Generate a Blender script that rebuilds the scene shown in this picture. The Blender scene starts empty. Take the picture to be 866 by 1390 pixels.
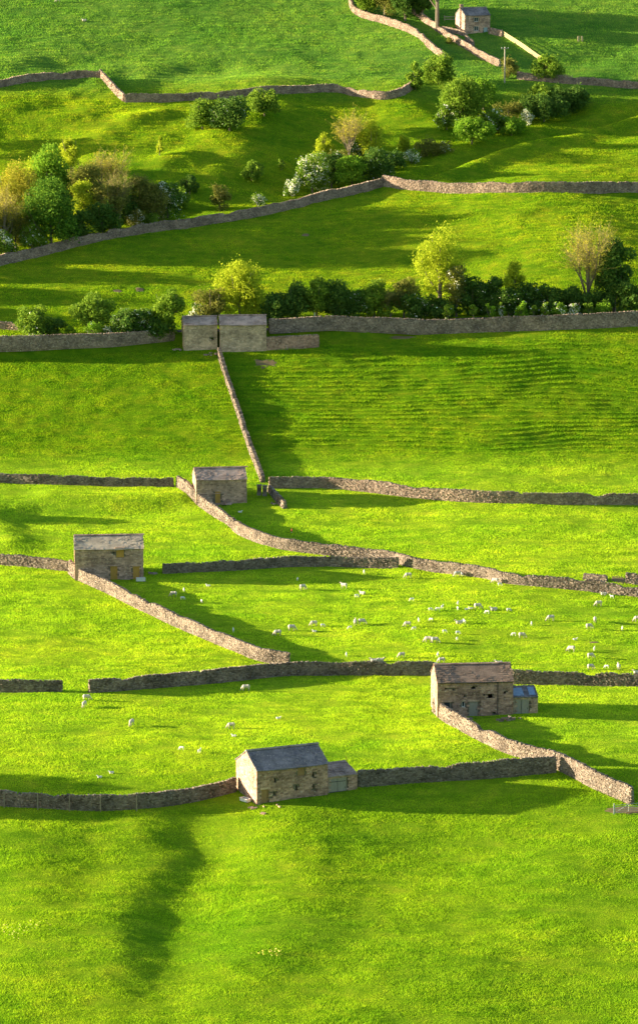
import bpy, math, random
import numpy as np
from mathutils import Vector, Matrix
R = math.radians
# ------------------------------------------------------------------ camera, sky, sun, exposure
SC = bpy.context.scene
COL = SC.collection
CAMZ = 130.0
PITCH = R(10.0)
F = 5000.0            # focal length in photo pixels (photo 866 x 1390)
cam_d = bpy.data.cameras.new('camera'); cam = bpy.data.objects.new('camera', cam_d); COL.objects.link(cam)
cam.location = (0, 0, CAMZ); cam.rotation_euler = (R(90) - PITCH, 0, 0)
cam_d.sensor_fit = 'VERTICAL'; cam_d.sensor_height = 24.0; cam_d.lens = 24.0 * F / 1390.0
cam_d.clip_start = 1.0; cam_d.clip_end = 12000.0
SC.camera = cam
SUN_EL, SUN_BACK = 9.2, 4.0            # sun low on the left, slightly behind the hillside
sd = Vector((-math.cos(R(SUN_EL)) * math.cos(R(SUN_BACK)), math.cos(R(SUN_EL)) * math.sin(R(SUN_BACK)), math.sin(R(SUN_EL))))
W = bpy.data.worlds.new('World'); SC.world = W; W.use_nodes = True
wn = W.node_tree; wn.nodes.clear()
sky = wn.nodes.new('ShaderNodeTexSky'); sky.sky_type = 'NISHITA'; sky.sun_disc = False
sky.sun_elevation = R(SUN_EL); sky.sun_rotation = R(270 + SUN_BACK); sky.altitude = 300; sky.dust_density = 1.5
bg = wn.nodes.new('ShaderNodeBackground'); bg.inputs['Strength'].default_value = 0.085
wo = wn.nodes.new('ShaderNodeOutputWorld')
wn.links.new(sky.outputs[0], bg.inputs['Color']); wn.links.new(bg.outputs[0], wo.inputs['Surface'])
sl = bpy.data.lights.new('sun', 'SUN'); sl.energy = 5.0; sl.angle = R(0.5); sl.color = (1.0, 0.82, 0.55)
so = bpy.data.objects.new('sun', sl); COL.objects.link(so)
so.rotation_euler = sd.to_track_quat('Z', 'Y').to_euler(); so.location = (-200, 600, 200)
SC.view_settings.view_transform = 'Standard'; SC.view_settings.look = 'None'
SC.view_settings.exposure = 2.0; SC.view_settings.gamma = 1.0
SC.cycles.max_bounces = 4; SC.cycles.diffuse_bounces = 2; SC.cycles.transparent_max_bounces = 4
SC.cycles.glossy_bounces = 1; SC.cycles.transmission_bounces = 2

rng = np.random.default_rng(11)
random.seed(5)

# ------------------------------------------------------------------ helpers
def mk(name, V, Fc, mats, parent=None, midx=None, smooth=False):
    V = np.asarray(V, np.float32).reshape(-1, 3); Fc = np.asarray(Fc, np.int32)
    me = bpy.data.meshes.new(name)
    me.vertices.add(len(V)); me.vertices.foreach_set('co', V.ravel())
    k = Fc.shape[1]; n = len(Fc)
    me.loops.add(n * k); me.loops.foreach_set('vertex_index', Fc.ravel())
    me.polygons.add(n); me.polygons.foreach_set('loop_start', np.arange(0, n * k, k, dtype=np.int32))
    if midx is not None: me.polygons.foreach_set('material_index', np.asarray(midx, np.int32))
    me.polygons.foreach_set('use_smooth', np.full(n, smooth))
    me.update(calc_edges=True)
    for m in (mats if isinstance(mats, (list, tuple)) else [mats]): me.materials.append(m)
    o = bpy.data.objects.new(name, me); COL.objects.link(o)
    if parent is not None: o.parent = parent
    return o

def tag(o, label=None, cat=None, group=None, kind=None):
    if label: o['label'] = label
    if cat: o['category'] = cat
    if group: o['group'] = group
    if kind: o['kind'] = kind
    return o

def empty(name, loc, rz=0.0):
    o = bpy.data.objects.new(name, None); COL.objects.link(o)
    o.location = loc; o.rotation_euler = (0, 0, rz); o.empty_display_size = 0.5
    return o

BOXS = np.array([[-1,-1,-1],[1,-1,-1],[1,1,-1],[-1,1,-1],[-1,-1,1],[1,-1,1],[1,1,1],[-1,1,1]], float)
BOXF = np.array([[0,3,2,1],[4,5,6,7],[0,1,5,4],[1,2,6,5],[2,3,7,6],[3,0,4,7]])

class MB:
    """gathers oriented boxes (and loose quads) into one mesh"""
    def __init__(s): s.V = []; s.F = []; s.n = 0
    def boxes(s, C, U, V, N, hu, hv, hn, jit=0.0):
        C = np.atleast_2d(np.asarray(C, float)); n = len(C)
        def b(a): return np.broadcast_to(np.asarray(a, float), (n, 3))
        def h(a): return np.broadcast_to(np.asarray(a, float), (n,))[:, None, None]
        U, V, N = b(U)[:, None, :], b(V)[:, None, :], b(N)[:, None, :]
        S = BOXS[None]
        J = rng.uniform(-1, 1, (n, 8, 3)) * jit
        a = (S[..., 0:1] * h(hu)) * (1 - 0) + J[..., 0:1]; c = S[..., 1:2] * h(hv) + J[..., 1:2]; d = S[..., 2:3] * h(hn) + J[..., 2:3]
        P = C[:, None, :] + a * U + c * V + d * N
        s.V.append(P.reshape(-1, 3)); s.F.append((BOXF[None] + (np.arange(n) * 8)[:, None, None]).reshape(-1, 4) + s.n); s.n += n * 8
        return s
    def box(s, x0, x1, y0, y1, z0, z1, jit=0.0):
        return s.boxes([[(x0+x1)/2, (y0+y1)/2, (z0+z1)/2]], (1,0,0), (0,1,0), (0,0,1), (x1-x0)/2, (y1-y0)/2, (z1-z0)/2, jit)
    def bar(s, a, b, w, t=None):
        a = np.array(a, float); b = np.array(b, float); t = t or w
        d = b - a; L = np.linalg.norm(d); d /= L
        up = np.array([0, 0, 1.0]) if abs(d[2]) < .9 else np.array([1.0, 0, 0])
        u = np.cross(up, d); u /= np.linalg.norm(u); v = np.cross(d, u)
        return s.boxes([(a + b) / 2], d, u, v, L / 2, w / 2, t / 2)
    def quads(s, V, Fc):
        V = np.asarray(V, float).reshape(-1, 3); s.V.append(V); s.F.append(np.asarray(Fc) + s.n); s.n += len(V); return s
    def build(s, name, mat, parent=None): return mk(name, np.vstack(s.V), np.vstack(s.F), mat, parent)

def hash2(ix, iy, seed):
    h = (ix.astype(np.int64) * 374761393 + iy.astype(np.int64) * 668265263 + seed * 974711) & 0xffffffff
    h = ((h ^ (h >> 13)) * 1274126177) & 0xffffffff
    return ((h ^ (h >> 16)) & 0xffff) / 65535.0
def vn(x, y, sc, seed):
    x = np.asarray(x, float) / sc; y = np.asarray(y, float) / sc
    ix = np.floor(x); iy = np.floor(y); fx = x - ix; fy = y - iy
    fx = fx*fx*(3-2*fx); fy = fy*fy*(3-2*fy)
    a = hash2(ix, iy, seed); b = hash2(ix+1, iy, seed); c = hash2(ix, iy+1, seed); d = hash2(ix+1, iy+1, seed)
    return (a*(1-fx)+b*fx)*(1-fy) + (c*(1-fx)+d*fx)*fy - 0.5

# ------------------------------------------------------------------ terrain height
def ss(a, b, x):
    t = np.clip((np.asarray(x, float) - a) / (b - a), 0, 1); return t*t*(3-2*t)
def prof_pt(py, s):
    dd = F / s; v = -(py - 695) / F
    return dd * (math.cos(PITCH) + v*math.sin(PITCH)), CAMZ + dd * (-math.sin(PITCH) + v*math.cos(PITCH))
KN = [(-3000, 260), (-800, 200), (-200, 150), (-40, 134), (0, 127), (40, 106), (110, 66), (200, 24), (300, -2), (370, -4)]
KN += [prof_pt(*q) for q in ((1300, 11.3), (1175, 10.6), (1050, 10), (900, 9.0), (750, 8.1), (655, 7.6), (560, 7.2), (470, 6.9), (360, 6.5), (250, 6.1), (140, 5.75), (30, 5.4), (-100, 5.0))]
KN += [(1150, 135), (1400, 170), (1800, 205), (3000, 235), (6000, 250)]
KY = np.array([k[0] for k in KN], float); KZ = np.array([k[1] for k in KN], float)
dk = np.diff(KZ) / np.diff(KY)
mk_ = np.empty(len(KY)); mk_[0] = dk[0]; mk_[-1] = dk[-1]; mk_[1:-1] = (dk[1:] * np.diff(KY)[:-1] + dk[:-1] * np.diff(KY)[1:]) / (np.diff(KY)[1:] + np.diff(KY)[:-1])
def prof(Y):
    Y = np.asarray(Y, float); i = np.clip(np.searchsorted(KY, Y) - 1, 0, len(KY) - 2)
    h = KY[i+1] - KY[i]; t = np.clip((Y - KY[i]) / h, 0, 1)
    return ((2*t**3-3*t**2+1)*KZ[i] + (t**3-2*t**2+t)*h*mk_[i] + (-2*t**3+3*t**2)*KZ[i+1] + (t**3-t**2)*h*mk_[i+1])

def ray(px, py):
    u = (px - 433) / F; v = -(py - 695) / F
    return np.array([u, math.cos(PITCH) + v*math.sin(PITCH), -math.sin(PITCH) + v*math.cos(PITCH)])
def cast(px, py, H):
    d = ray(px, py); t = np.arange(330, 1400, 1.0)
    below = CAMZ + d[2]*t < H(d[0]*t, d[1]*t)
    i = int(np.argmax(below)) if below.any() else len(t) - 1
    lo, hi = t[max(i-1, 0)], t[i]
    for _ in range(14):
        m = (lo+hi)/2
        if CAMZ + d[2]*m < float(H(np.array([d[0]*m]), np.array([d[1]*m]))[0]): hi = m
        else: lo = m
    return d * hi + np.array([0, 0, CAMZ])
def P0(px, py):                       # on the plain profile
    p = cast(px, py, lambda X, Y: prof(Y)); return p[0], p[1]

# road terrace behind the retaining wall
RW = [(-60, 492), (0, 487), (60, 485), (130, 480), (232, 467), (290, 466), (362, 464), (433, 457), (500, 458), (566, 453), (650, 449), (760, 449), (866, 443), (940, 440)]
RWP = np.array([P0(*q) for q in RW])
def road_y(X): return np.interp(X, RWP[:, 0], RWP[:, 1]) + 4.2

# humps and hollows: (polyline in photo pixels, half-width m, height m)
BUMPS = []
def bump(pts, w, a, side=0): BUMPS.append((np.array([P0(*p) for p in pts]), w, a, side))
bump([(268, 1142), (284, 1166), (245, 1200), (232, 1232)], 5.2, -0.56)      # gully in the near field
bump([(200, 1100), (225, 1160), (190, 1210), (170, 1260), (165, 1310)], 5.0, 0.45)
bump([(70, 676), (150, 680), (240, 678)], 3.0, 0.7)
bump([(60, 692), (150, 696), (235, 690)], 3.0, -0.5)
bump([(-20, 700), (10, 735)], 4.0, 0.9)
bump([(890, 160), (800, 178), (720, 200), (660, 222), (600, 246)], 3.2, 1.9)                      # lit bank
bump([(880, 152), (790, 172), (700, 197), (640, 214), (590, 232)], 3.6, -1.6)
bump([(720, 160), (640, 190), (560, 215), (510, 232)], 6.0, 1.3)
bump([(760, 142), (680, 172), (610, 200), (540, 215), (430, 240), (340, 262), (250, 275)], 7.0, -2.2)  # stream gully
bump([(650, 190), (600, 212)], 2.5, 0.9); bump([(240, 1142), (292, 1152)], 3.6, -.4)
bump([(960, 190), (930, 235)], 20.0, 3.2); bump([(760, 285), (790, 370)], 22.0, 3.4); bump([(330, 200), (380, 140)], 14.0, 1.8)  # first two: broad mounds added so their left slopes catch the sun
bump([(226, 1262), (222, 1300), (240, 1400)], 5.6, -0.36)
bump([(180, 172), (215, 166)], 3.5, 1.1); bump([(300, 168), (345, 172)], 4.0, 1.1); bump([(225, 228), (250, 224)], 3.5, 1.2)
bump([(60, 200), (130, 196)], 5.0, 0.9); bump([(120, 218), (130, 222)], 3.0, 0.8); bump([(300, 195), (330, 205)], 5.0, 0.8)
bump([(0, 160), (110, 168)], 5.0, 1.0); bump([(0, 195), (80, 205)], 5.0, -0.8); bump([(470, 300), (560, 296)], 5.0, 0.6)
bump([(640, 300), (700, 310)], 4.0, 0.7); bump([(560, 330), (650, 345)], 4.0, 0.6)
bump([(540, 130), (600, 175)], 7.0, 1.4); bump([(270, 92), (300, 92)], 5.0, -0.8); bump([(180, 105), (240, 108)], 5.0, -0.6)
bump([(545, 770), (560, 780)], 2.0, 0.3); bump([(770, 1180), (866, 1150)], 6.0, 0.5); bump([(330, 1130), (480, 1150)], 7.0, 0.5)
bump([(390, 1100), (400, 1200), (360, 1300)], 6.0, 0.5); bump([(20, 1150), (60, 1300)], 8.0, 0.6)
def treads(x, y):
    q = (y + vn(x, y, 16, 7)*5 + vn(x, y, 5, 8)*1.0) / 2.3
    return q - np.floor(q)
def H(X, Y):
    X = np.asarray(X, float); Y = np.asarray(Y, float)
    z = prof(Y)
    X, Y = np.broadcast_arrays(X, Y)
    z = z + np.zeros(X.shape)
    near = (np.abs(X) < 200) & (Y > 330) & (Y < 1150)
    if near.any():
        x = X[near]; y = Y[near]; d = np.zeros(x.shape)
        steep = ss(655, 690, y)
        d += vn(x, y, 38, 1) * (0.8 + 2.2*ss(770, 830, y)) + vn(x, y, 15, 2) * (0.35 + 0.9*ss(790, 850, y)*(1-ss(900, 930, y)))
        d += vn(x, y, 6, 3) * (0.14 + 0.35*ss(790, 840, y)*(1-ss(890, 930, y)))
        d += vn(x, y, 2.2, 4) * (0.07 + 0.08*steep)
        # terracettes on the steep pasture: narrow level treads following the slope
        fr = treads(x, y)
        d += (0.38 + 0.35*vn(x, y, 9, 9)) * (fr**2 - 0.45) * ss(662, 672, y) * (1-ss(712, 730, y)) * ss(-28, 0, x)
        d += 0.12 * (fr**2 - 0.45) * ss(730, 760, y)
        for P, w, a, side in BUMPS:
            bx0, by0 = P.min(0) - 3*w; bx1, by1 = P.max(0) + 3*w
            m = (x > bx0) & (x < bx1) & (y > by0) & (y < by1)
            if not m.any(): continue
            xm = x[m]; ym = y[m]; best = np.full(xm.shape, 1e9)
            for (ax, ay), (bx, by) in zip(P[:-1], P[1:]):
                ex, ey = bx-ax, by-ay; t = np.clip(((xm-ax)*ex + (ym-ay)*ey) / (ex*ex+ey*ey), 0, 1)
                best = np.minimum(best, (xm-ax-t*ex)**2 + ((ym-ay-t*ey)*0.75)**2)
            d[m] += a * np.exp(-best / (w*w))
        fade = (1 - ss(150, 200, np.abs(x))) * ss(330, 380, y) * (1 - ss(1060, 1150, y))
        zz = z[near] + d * fade
        ry = road_y(x); dy = y - ry; wgt = ss(-3.75, -3.05, dy) * (1 - ss(2.4, 8.5, dy)) * (1 - ss(110, 150, np.abs(x)))
        zz = zz*(1-wgt) + wgt*(prof(ry) + 0.95)
        z[near] = zz
    return z
def at(px, py): return cast(px, py, H)
def hz(x, y): return float(H(np.array([x]), np.array([y]))[0])
def pxs(P): return F / (P[1]*math.cos(PITCH) - (P[2]-CAMZ)*math.sin(PITCH))      # photo pixels per metre at a point

# ------------------------------------------------------------------ materials
def newmat(name):
    m = bpy.data.materials.new(name); m.use_nodes = True; nt = m.node_tree
    b = nt.nodes['Principled BSDF']; b.inputs['Specular IOR Level'].default_value = 0.25
    return m, nt, b
def N(nt, t, **k):
    n = nt.nodes.new(t)
    for a, v in k.items():
        if a in n.inputs: n.inputs[a].default_value = v
        else: setattr(n, a, v)
    return n
def ramp(nt, fac, stops):
    r = nt.nodes.new('ShaderNodeValToRGB'); e = r.color_ramp.elements
    while len(e) < len(stops): e.new(0.5)
    for i, (p, c) in enumerate(stops): e[i].position = p; e[i].color = (*c, 1)
    nt.links.new(fac, r.inputs[0]); return r.outputs[0]
def mix(nt, f, a, b, mode='MIX'):
    m = nt.nodes.new('ShaderNodeMix'); m.data_type = 'RGBA'; m.blend_type = mode
    for s, v in ((0, f), (6, a), (7, b)):
        if hasattr(v, 'is_linked') or isinstance(v, bpy.types.NodeSocket): nt.links.new(v, m.inputs[s])
        elif isinstance(v, tuple): m.inputs[s].default_value = (*v, 1)
        else: m.inputs[s].default_value = v
    return m.outputs[2]
def noise(nt, scale, detail=3, rough=.55, vec=None):
    n = N(nt, 'ShaderNodeTexNoise', Scale=scale, Detail=detail, Roughness=rough)
    if vec is not None: nt.links.new(vec, n.inputs['Vector'])
    return n.outputs['Fac']
def pos(nt): return nt.nodes.new('ShaderNodeNewGeometry').outputs['Position']

def grass_colour(nt):
    """meadow sward below the lane, rougher yellow pasture above it, cooler green with haze mixed in at the top"""
    p = pos(nt)
    sep = nt.nodes.new('ShaderNodeSeparateXYZ'); nt.links.new(p, sep.inputs[0])
    big = noise(nt, 0.045, 3, .6, p); mid = noise(nt, 0.35, 4, .65, p); fine = noise(nt, 2.6, 3, .7, p)
    c1 = ramp(nt, mid, [(0.30, (0.200, 0.335, 0.014)), (0.52, (0.280, 0.412, 0.019)), (0.72, (0.350, 0.440, 0.026))])
    c2 = ramp(nt, mid, [(0.30, (0.120, 0.235, 0.009)), (0.52, (0.200, 0.295, 0.011)), (0.72, (0.275, 0.315, 0.016))])
    c3 = ramp(nt, mid, [(0.30, (0.095, 0.215, 0.028)), (0.52, (0.135, 0.262, 0.033)), (0.72, (0.185, 0.285, 0.038))])  # top field: lighter, bluer green, distance haze put into the colour
    mr = N(nt, 'ShaderNodeMapRange'); nt.links.new(sep.outputs[1], mr.inputs[0]); mr.inputs[1].default_value = 655; mr.inputs[2].default_value = 668
    c = mix(nt, mr.outputs[0], c1, c2)
    mr2 = N(nt, 'ShaderNodeMapRange'); nt.links.new(sep.outputs[1], mr2.inputs[0]); mr2.inputs[1].default_value = 872; mr2.inputs[2].default_value = 892
    c = mix(nt, mr2.outputs[0], c, c3)
    v = ramp(nt, big, [(0.32, (0.74, 0.86, 0.85)), (0.68, (1.16, 1.06, 1.05))])
    c = mix(nt, 1.0, c, v, 'MULTIPLY')
    mp = nt.nodes.new('ShaderNodeMapping'); mp.inputs['Rotation'].default_value = (0, 0, -0.5); mp.inputs['Scale'].default_value = (.12, .42, .3); nt.links.new(p, mp.inputs[0])
    st = noise(nt, 1.0, 5, .7, mp.outputs[0])
    c = mix(nt, 1.0, c, ramp(nt, st, [(0.36, (0.76, 0.86, 0.84)), (0.56, (1.04, 1.02, 1.0))]), 'MULTIPLY')
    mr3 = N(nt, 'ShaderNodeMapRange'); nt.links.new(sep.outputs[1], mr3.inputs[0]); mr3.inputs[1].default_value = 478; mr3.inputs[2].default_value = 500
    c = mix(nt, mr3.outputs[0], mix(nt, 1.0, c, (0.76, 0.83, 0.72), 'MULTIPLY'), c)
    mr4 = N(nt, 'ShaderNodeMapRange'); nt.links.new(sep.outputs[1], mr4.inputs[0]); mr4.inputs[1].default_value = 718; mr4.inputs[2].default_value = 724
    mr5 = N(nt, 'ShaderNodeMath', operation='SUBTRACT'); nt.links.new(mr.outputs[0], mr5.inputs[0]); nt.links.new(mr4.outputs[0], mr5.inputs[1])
    c = mix(nt, mr5.outputs[0], c, mix(nt, 1.0, c, (0.76, 0.88, 0.75), 'MULTIPLY'))  # steep pasture darkened in the colour, standing in for its slope shade
    v2 = ramp(nt, fine, [(0.25, (0.82, 0.87, 0.88)), (0.75, (1.12, 1.09, 1.04))])
    return mix(nt, 1.0, c, v2, 'MULTIPLY')

def mat_grass():
    m, nt, b = newmat('grass_blades')
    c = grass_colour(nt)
    nt.nodes.remove(b)
    d = nt.nodes.new('ShaderNodeBsdfDiffuse'); t = nt.nodes.new('ShaderNodeBsdfTranslucent'); mx = nt.nodes.new('ShaderNodeAddShader')
    tc = mix(nt, 1.0, c, (1.15, 1.05, 0.6), 'MULTIPLY')
    nt.links.new(c, d.inputs[0]); nt.links.new(tc, t.inputs[0]); nt.links.new(d.outputs[0], mx.inputs[0]); nt.links.new(t.outputs[0], mx.inputs[1])
    nt.links.new(mx.outputs[0], nt.nodes['Material Output'].inputs[0]); return m
def mat_ground():
    m, nt, b = newmat('turf')
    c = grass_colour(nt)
    c = mix(nt, 1.0, c, (0.85, 0.9, 1.0), 'MULTIPLY')
    nt.links.new(c, b.inputs['Base Color']); b.inputs['Roughness'].default_value = 1; b.inputs['Specular IOR Level'].default_value = 0
    p = pos(nt)
    bm = N(nt, 'ShaderNodeBump', Strength=1.0, Distance=0.25); nt.links.new(noise(nt, 3.0, 5, .75, p), bm.inputs['Height'])
    nt.links.new(bm.outputs[0], b.inputs['Normal']); return m
def mat_stone(name, cols, lich=(0.50, 0.49, 0.44), lf=0.5):
    m, nt, b = newmat(name)
    g = nt.nodes.new('ShaderNodeNewGeometry')
    c = ramp(nt, g.outputs['Random Per Island'], [(i/(len(cols)-1), q) for i, q in enumerate(cols)])
    tc = nt.nodes.new('ShaderNodeTexCoord')
    n1 = noise(nt, 2.2, 5, .7, tc.outputs['Object'])
    k = ramp(nt, n1, [(0.52, (0, 0, 0)), (0.66, (1, 1, 1))])
    kk = nt.nodes.new('ShaderNodeMath'); kk.operation = 'MULTIPLY'; nt.links.new(k, kk.inputs[0]); kk.inputs[1].default_value = lf
    c = mix(nt, kk.outputs[0], c, lich)
    n2 = noise(nt, 9, 4, .7, tc.outputs['Object'])
    n3 = noise(nt, .45, 4, .65, tc.outputs['Object'])
    c = mix(nt, 1.0, c, ramp(nt, n3, [(0.36, (0.60, 0.60, 0.60)), (0.60, (1.14, 1.12, 1.10))]), 'MULTIPLY')
    n4 = noise(nt, 4.6, 2, .5, tc.outputs['Object'])
    c = mix(nt, ramp(nt, n4, [(0.64, (0, 0, 0)), (0.70, (.75, .75, .75))]), c, tuple(min(.7, q*1.35) for q in lich))
    c = mix(nt, 1.0, c, ramp(nt, n2, [(0.3, (0.7, 0.7, 0.7)), (0.7, (1.15, 1.15, 1.15))]), 'MULTIPLY')
    nt.links.new(c, b.inputs['Base Color']); b.inputs['Roughness'].default_value = 0.95
    bm = N(nt, 'ShaderNodeBump', Strength=0.6, Distance=0.05); nt.links.new(n2, bm.inputs['Height']); nt.links.new(bm.outputs[0], b.inputs['Normal'])
    return m
def mat_flat(name, a, bcol, scale=3.0, rough=.85, stretch=None):
    m, nt, b = newmat(name); tc = nt.nodes.new('ShaderNodeTexCoord'); v = tc.outputs['Object']
    if stretch:
        mp = nt.nodes.new('ShaderNodeMapping'); mp.inputs['Scale'].default_value = stretch; nt.links.new(v, mp.inputs[0]); v = mp.outputs[0]
    nt.links.new(ramp(nt, noise(nt, scale, 4, .65, v), [(0.3, a), (0.7, bcol)]), b.inputs['Base Color']); b.inputs['Roughness'].default_value = rough
    return m
def mat_leaf(name, a, bcol, tr=0.35):
    m, nt, b = newmat(name); nt.nodes.remove(b)
    g = nt.nodes.new('ShaderNodeNewGeometry')
    c0 = ramp(nt, g.outputs['Random Per Island'], [(0.0, a), (1.0, bcol)])
    c = mix(nt, 1.0, c0, ramp(nt, noise(nt, 0.5, 3, .6, g.outputs['Position']), [(0.3, (.72, .78, .8)), (0.7, (1.25, 1.2, 1.1))]), 'MULTIPLY')
    d = nt.nodes.new('ShaderNodeBsdfDiffuse'); t = nt.nodes.new('ShaderNodeBsdfTranslucent'); mx = nt.nodes.new('ShaderNodeAddShader')
    nt.links.new(c, d.inputs[0]); nt.links.new(mix(nt, 1.0, c, (tr*1.9, tr*1.9, tr*1.6), 'MULTIPLY'), t.inputs[0]); nt.links.new(d.outputs[0], mx.inputs[0]); nt.links.new(t.outputs[0], mx.inputs[1])
    nt.links.new(mx.outputs[0], nt.nodes['Material Output'].inputs[0]); return m

M = {}
M['turf'] = mat_ground(); M['grass'] = mat_grass()
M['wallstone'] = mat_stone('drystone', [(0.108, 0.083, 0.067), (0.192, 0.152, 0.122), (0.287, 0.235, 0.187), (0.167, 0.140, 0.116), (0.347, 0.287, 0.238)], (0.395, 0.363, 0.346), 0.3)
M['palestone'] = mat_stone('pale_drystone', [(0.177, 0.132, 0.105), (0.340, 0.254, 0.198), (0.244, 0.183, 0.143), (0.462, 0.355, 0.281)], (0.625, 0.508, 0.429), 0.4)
M['barnstone'] = mat_stone('barn_stone', [(0.275, 0.169, 0.125), (0.453, 0.281, 0.208), (0.604, 0.382, 0.291), (0.371, 0.237, 0.177)], (0.687, 0.496, 0.427), 0.4)
M['greystone'] = mat_stone('grey_barn_stone', [(0.324, 0.216, 0.166), (0.501, 0.339, 0.256), (0.633, 0.431, 0.331), (0.413, 0.275, 0.208)], (0.767, 0.548, 0.437), 0.4)
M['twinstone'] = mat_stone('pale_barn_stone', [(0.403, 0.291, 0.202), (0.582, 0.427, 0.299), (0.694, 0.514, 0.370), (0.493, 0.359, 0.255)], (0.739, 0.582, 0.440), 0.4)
M['slate_blue'] = mat_stone('blue_slate', [(0.147, 0.142, 0.163), (0.220, 0.208, 0.224), (0.279, 0.250, 0.256), (0.177, 0.167, 0.184)], (0.443, 0.368, 0.327), 0.35)
M['slate_brown'] = mat_stone('brown_stone_slate', [(0.162, 0.116, 0.086), (0.238, 0.170, 0.130), (0.275, 0.198, 0.150), (0.190, 0.141, 0.108)], (0.380, 0.298, 0.215), 0.3)
M['slate_grey'] = mat_stone('grey_stone_slate', [(0.321, 0.282, 0.238), (0.436, 0.377, 0.300), (0.512, 0.436, 0.331), (0.371, 0.324, 0.269)], (0.615, 0.517, 0.352), 0.4)
M['slate_pink'] = mat_stone('pinkish_stone_slate', [(0.337, 0.241, 0.198), (0.454, 0.332, 0.271), (0.518, 0.390, 0.323), (0.389, 0.287, 0.240)], (0.570, 0.459, 0.365), 0.35)
M['mortar'] = mat_flat('mortar', (0.13, 0.11, 0.085), (0.22, 0.185, 0.14), 3)
M['dark'] = mat_flat('shaded_rubble', (0.05, 0.045, 0.04), (0.10, 0.085, 0.07), 3)
M['wood_ochre'] = mat_flat('ochre_boards', (0.46, 0.25, 0.05), (0.62, 0.37, 0.10), 3, .8, (8, 8, .6))
M['wood_brown'] = mat_flat('brown_boards', (0.26, 0.15, 0.07), (0.42, 0.26, 0.13), 3, .8, (8, 8, .6))
M['wood_grey'] = mat_flat('weathered_boards', (0.27, 0.24, 0.20), (0.44, 0.39, 0.33), 3, .85, (8, 8, .6))
M['wood_new'] = mat_flat('new_timber', (0.48, 0.38, 0.20), (0.62, 0.50, 0.28), 4)
M['wood_post'] = mat_flat('old_post', (0.24, 0.20, 0.15), (0.36, 0.31, 0.24), 6)
M['white'] = mat_flat('white_enamel', (0.62, 0.63, 0.62), (0.78, 0.78, 0.76), 5, .4)
M['galv'] = mat_flat('galvanised_steel', (0.40, 0.42, 0.43), (0.52, 0.54, 0.55), 6, .45)
M['paleblue'] = mat_flat('pale_blue_paint', (0.35, 0.48, 0.52), (0.45, 0.57, 0.60), 6, .6)
M['bluetarp'] = mat_flat('blue_sheet', (0.14, 0.24, 0.38), (0.26, 0.38, 0.50), 3, .35)
M['glass'] = mat_flat('window_glass', (0.03, 0.04, 0.05), (0.06, 0.07, 0.08), 2, .12)
M['rust'] = mat_flat('rust', (0.30, 0.09, 0.03), (0.42, 0.16, 0.05), 8)
M['iron'] = mat_flat('iron', (0.05, 0.05, 0.05), (0.09, 0.08, 0.08), 5, .6)
M['mud'] = mat_flat('bare_earth', (0.13, 0.10, 0.045), (0.21, 0.165, 0.075), 0.8, 1)
M['asphalt'] = mat_flat('asphalt', (0.045, 0.045, 0.045), (0.07, 0.068, 0.065), 1.5, .95)
M['bark'] = mat_flat('bark', (0.12, 0.10, 0.075), (0.22, 0.185, 0.14), 4, .95)
M['twig'] = mat_flat('pale_twigs', (0.16, 0.14, 0.05), (0.27, 0.235, 0.09), 2, .95)
M['deadgrass'] = mat_leaf('dry_stalks', (0.45, 0.38, 0.14), (0.60, 0.52, 0.24), .3)
M['flowers'] = mat_leaf('yellow_flowers', (0.6, 0.5, 0.08), (0.75, 0.65, 0.25), .3)
M['fleece'] = mat_flat('fleece', (0.46, 0.41, 0.34), (0.62, 0.57, 0.49), 9, 1)
M['lambwool'] = mat_flat('lamb_wool', (0.72, 0.70, 0.65), (0.82, 0.80, 0.76), 9, 1)
M['face'] = mat_flat('sheep_face', (0.08, 0.07, 0.06), (0.45, 0.4, 0.35), 8, .9)
M['redmark'] = mat_flat('red_marking', (0.5, 0.07, 0.05), (0.62, 0.12, 0.08), 9, 1)
LEAF = {'sycamore': ((0.035, 0.095, 0.014), (0.120, 0.210, 0.024)), 'dark': ((0.035, 0.085, 0.018), (0.095, 0.160, 0.028)), 'mid': ((0.075, 0.145, 0.018), (0.170, 0.250, 0.028)),
        'bright': ((0.080, 0.170, 0.014), (0.160, 0.260, 0.026)), 'yellow': ((0.16, 0.22, 0.012), (0.30, 0.34, 0.028)),
        'gold': ((0.21, 0.205, 0.022), (0.36, 0.33, 0.045)), 'olive': ((0.085, 0.105, 0.022), (0.19, 0.19, 0.045))}
for k, (a, b_) in LEAF.items(): M[k] = mat_leaf('leaves_' + k, a, b_, .4 if k in ('yellow', 'bright') else .3)
M['blossom'] = mat_leaf('blossom', (0.55, 0.56, 0.50), (0.78, 0.78, 0.74), .25)

# ------------------------------------------------------------------ the ground: one sheet
def axis(lo, hi, step, far_lo, far_hi):
    a = list(np.arange(lo, hi + 1e-6, step)); s = step; x = lo; left = []
    while x > far_lo: s *= 1.35; x -= s; left.append(x)
    s = step; x = a[-1]; right = []
    while x < far_hi: s *= 1.35; x += s; right.append(x)
    return np.array(left[::-1] + a + right)
gx = axis(-100, 100, 0.5, -4000, 4000); gy = axis(395, 1010, 0.5, -1200, 5500)
XX, YY = np.meshgrid(gx, gy); ZZ = H(XX, YY)
nx, ny = len(gx), len(gy)
ii = (np.arange(ny-1)[:, None]*nx + np.arange(nx-1)[None]).ravel()
g = mk('ground', np.stack([XX, YY, ZZ], -1).reshape(-1, 3), np.stack([ii, ii+1, ii+nx+1, ii+nx], 1), M['turf'], smooth=True)
tag(g, 'rising valley side of green hay meadows and pasture', 'ground', kind='structure')

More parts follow.
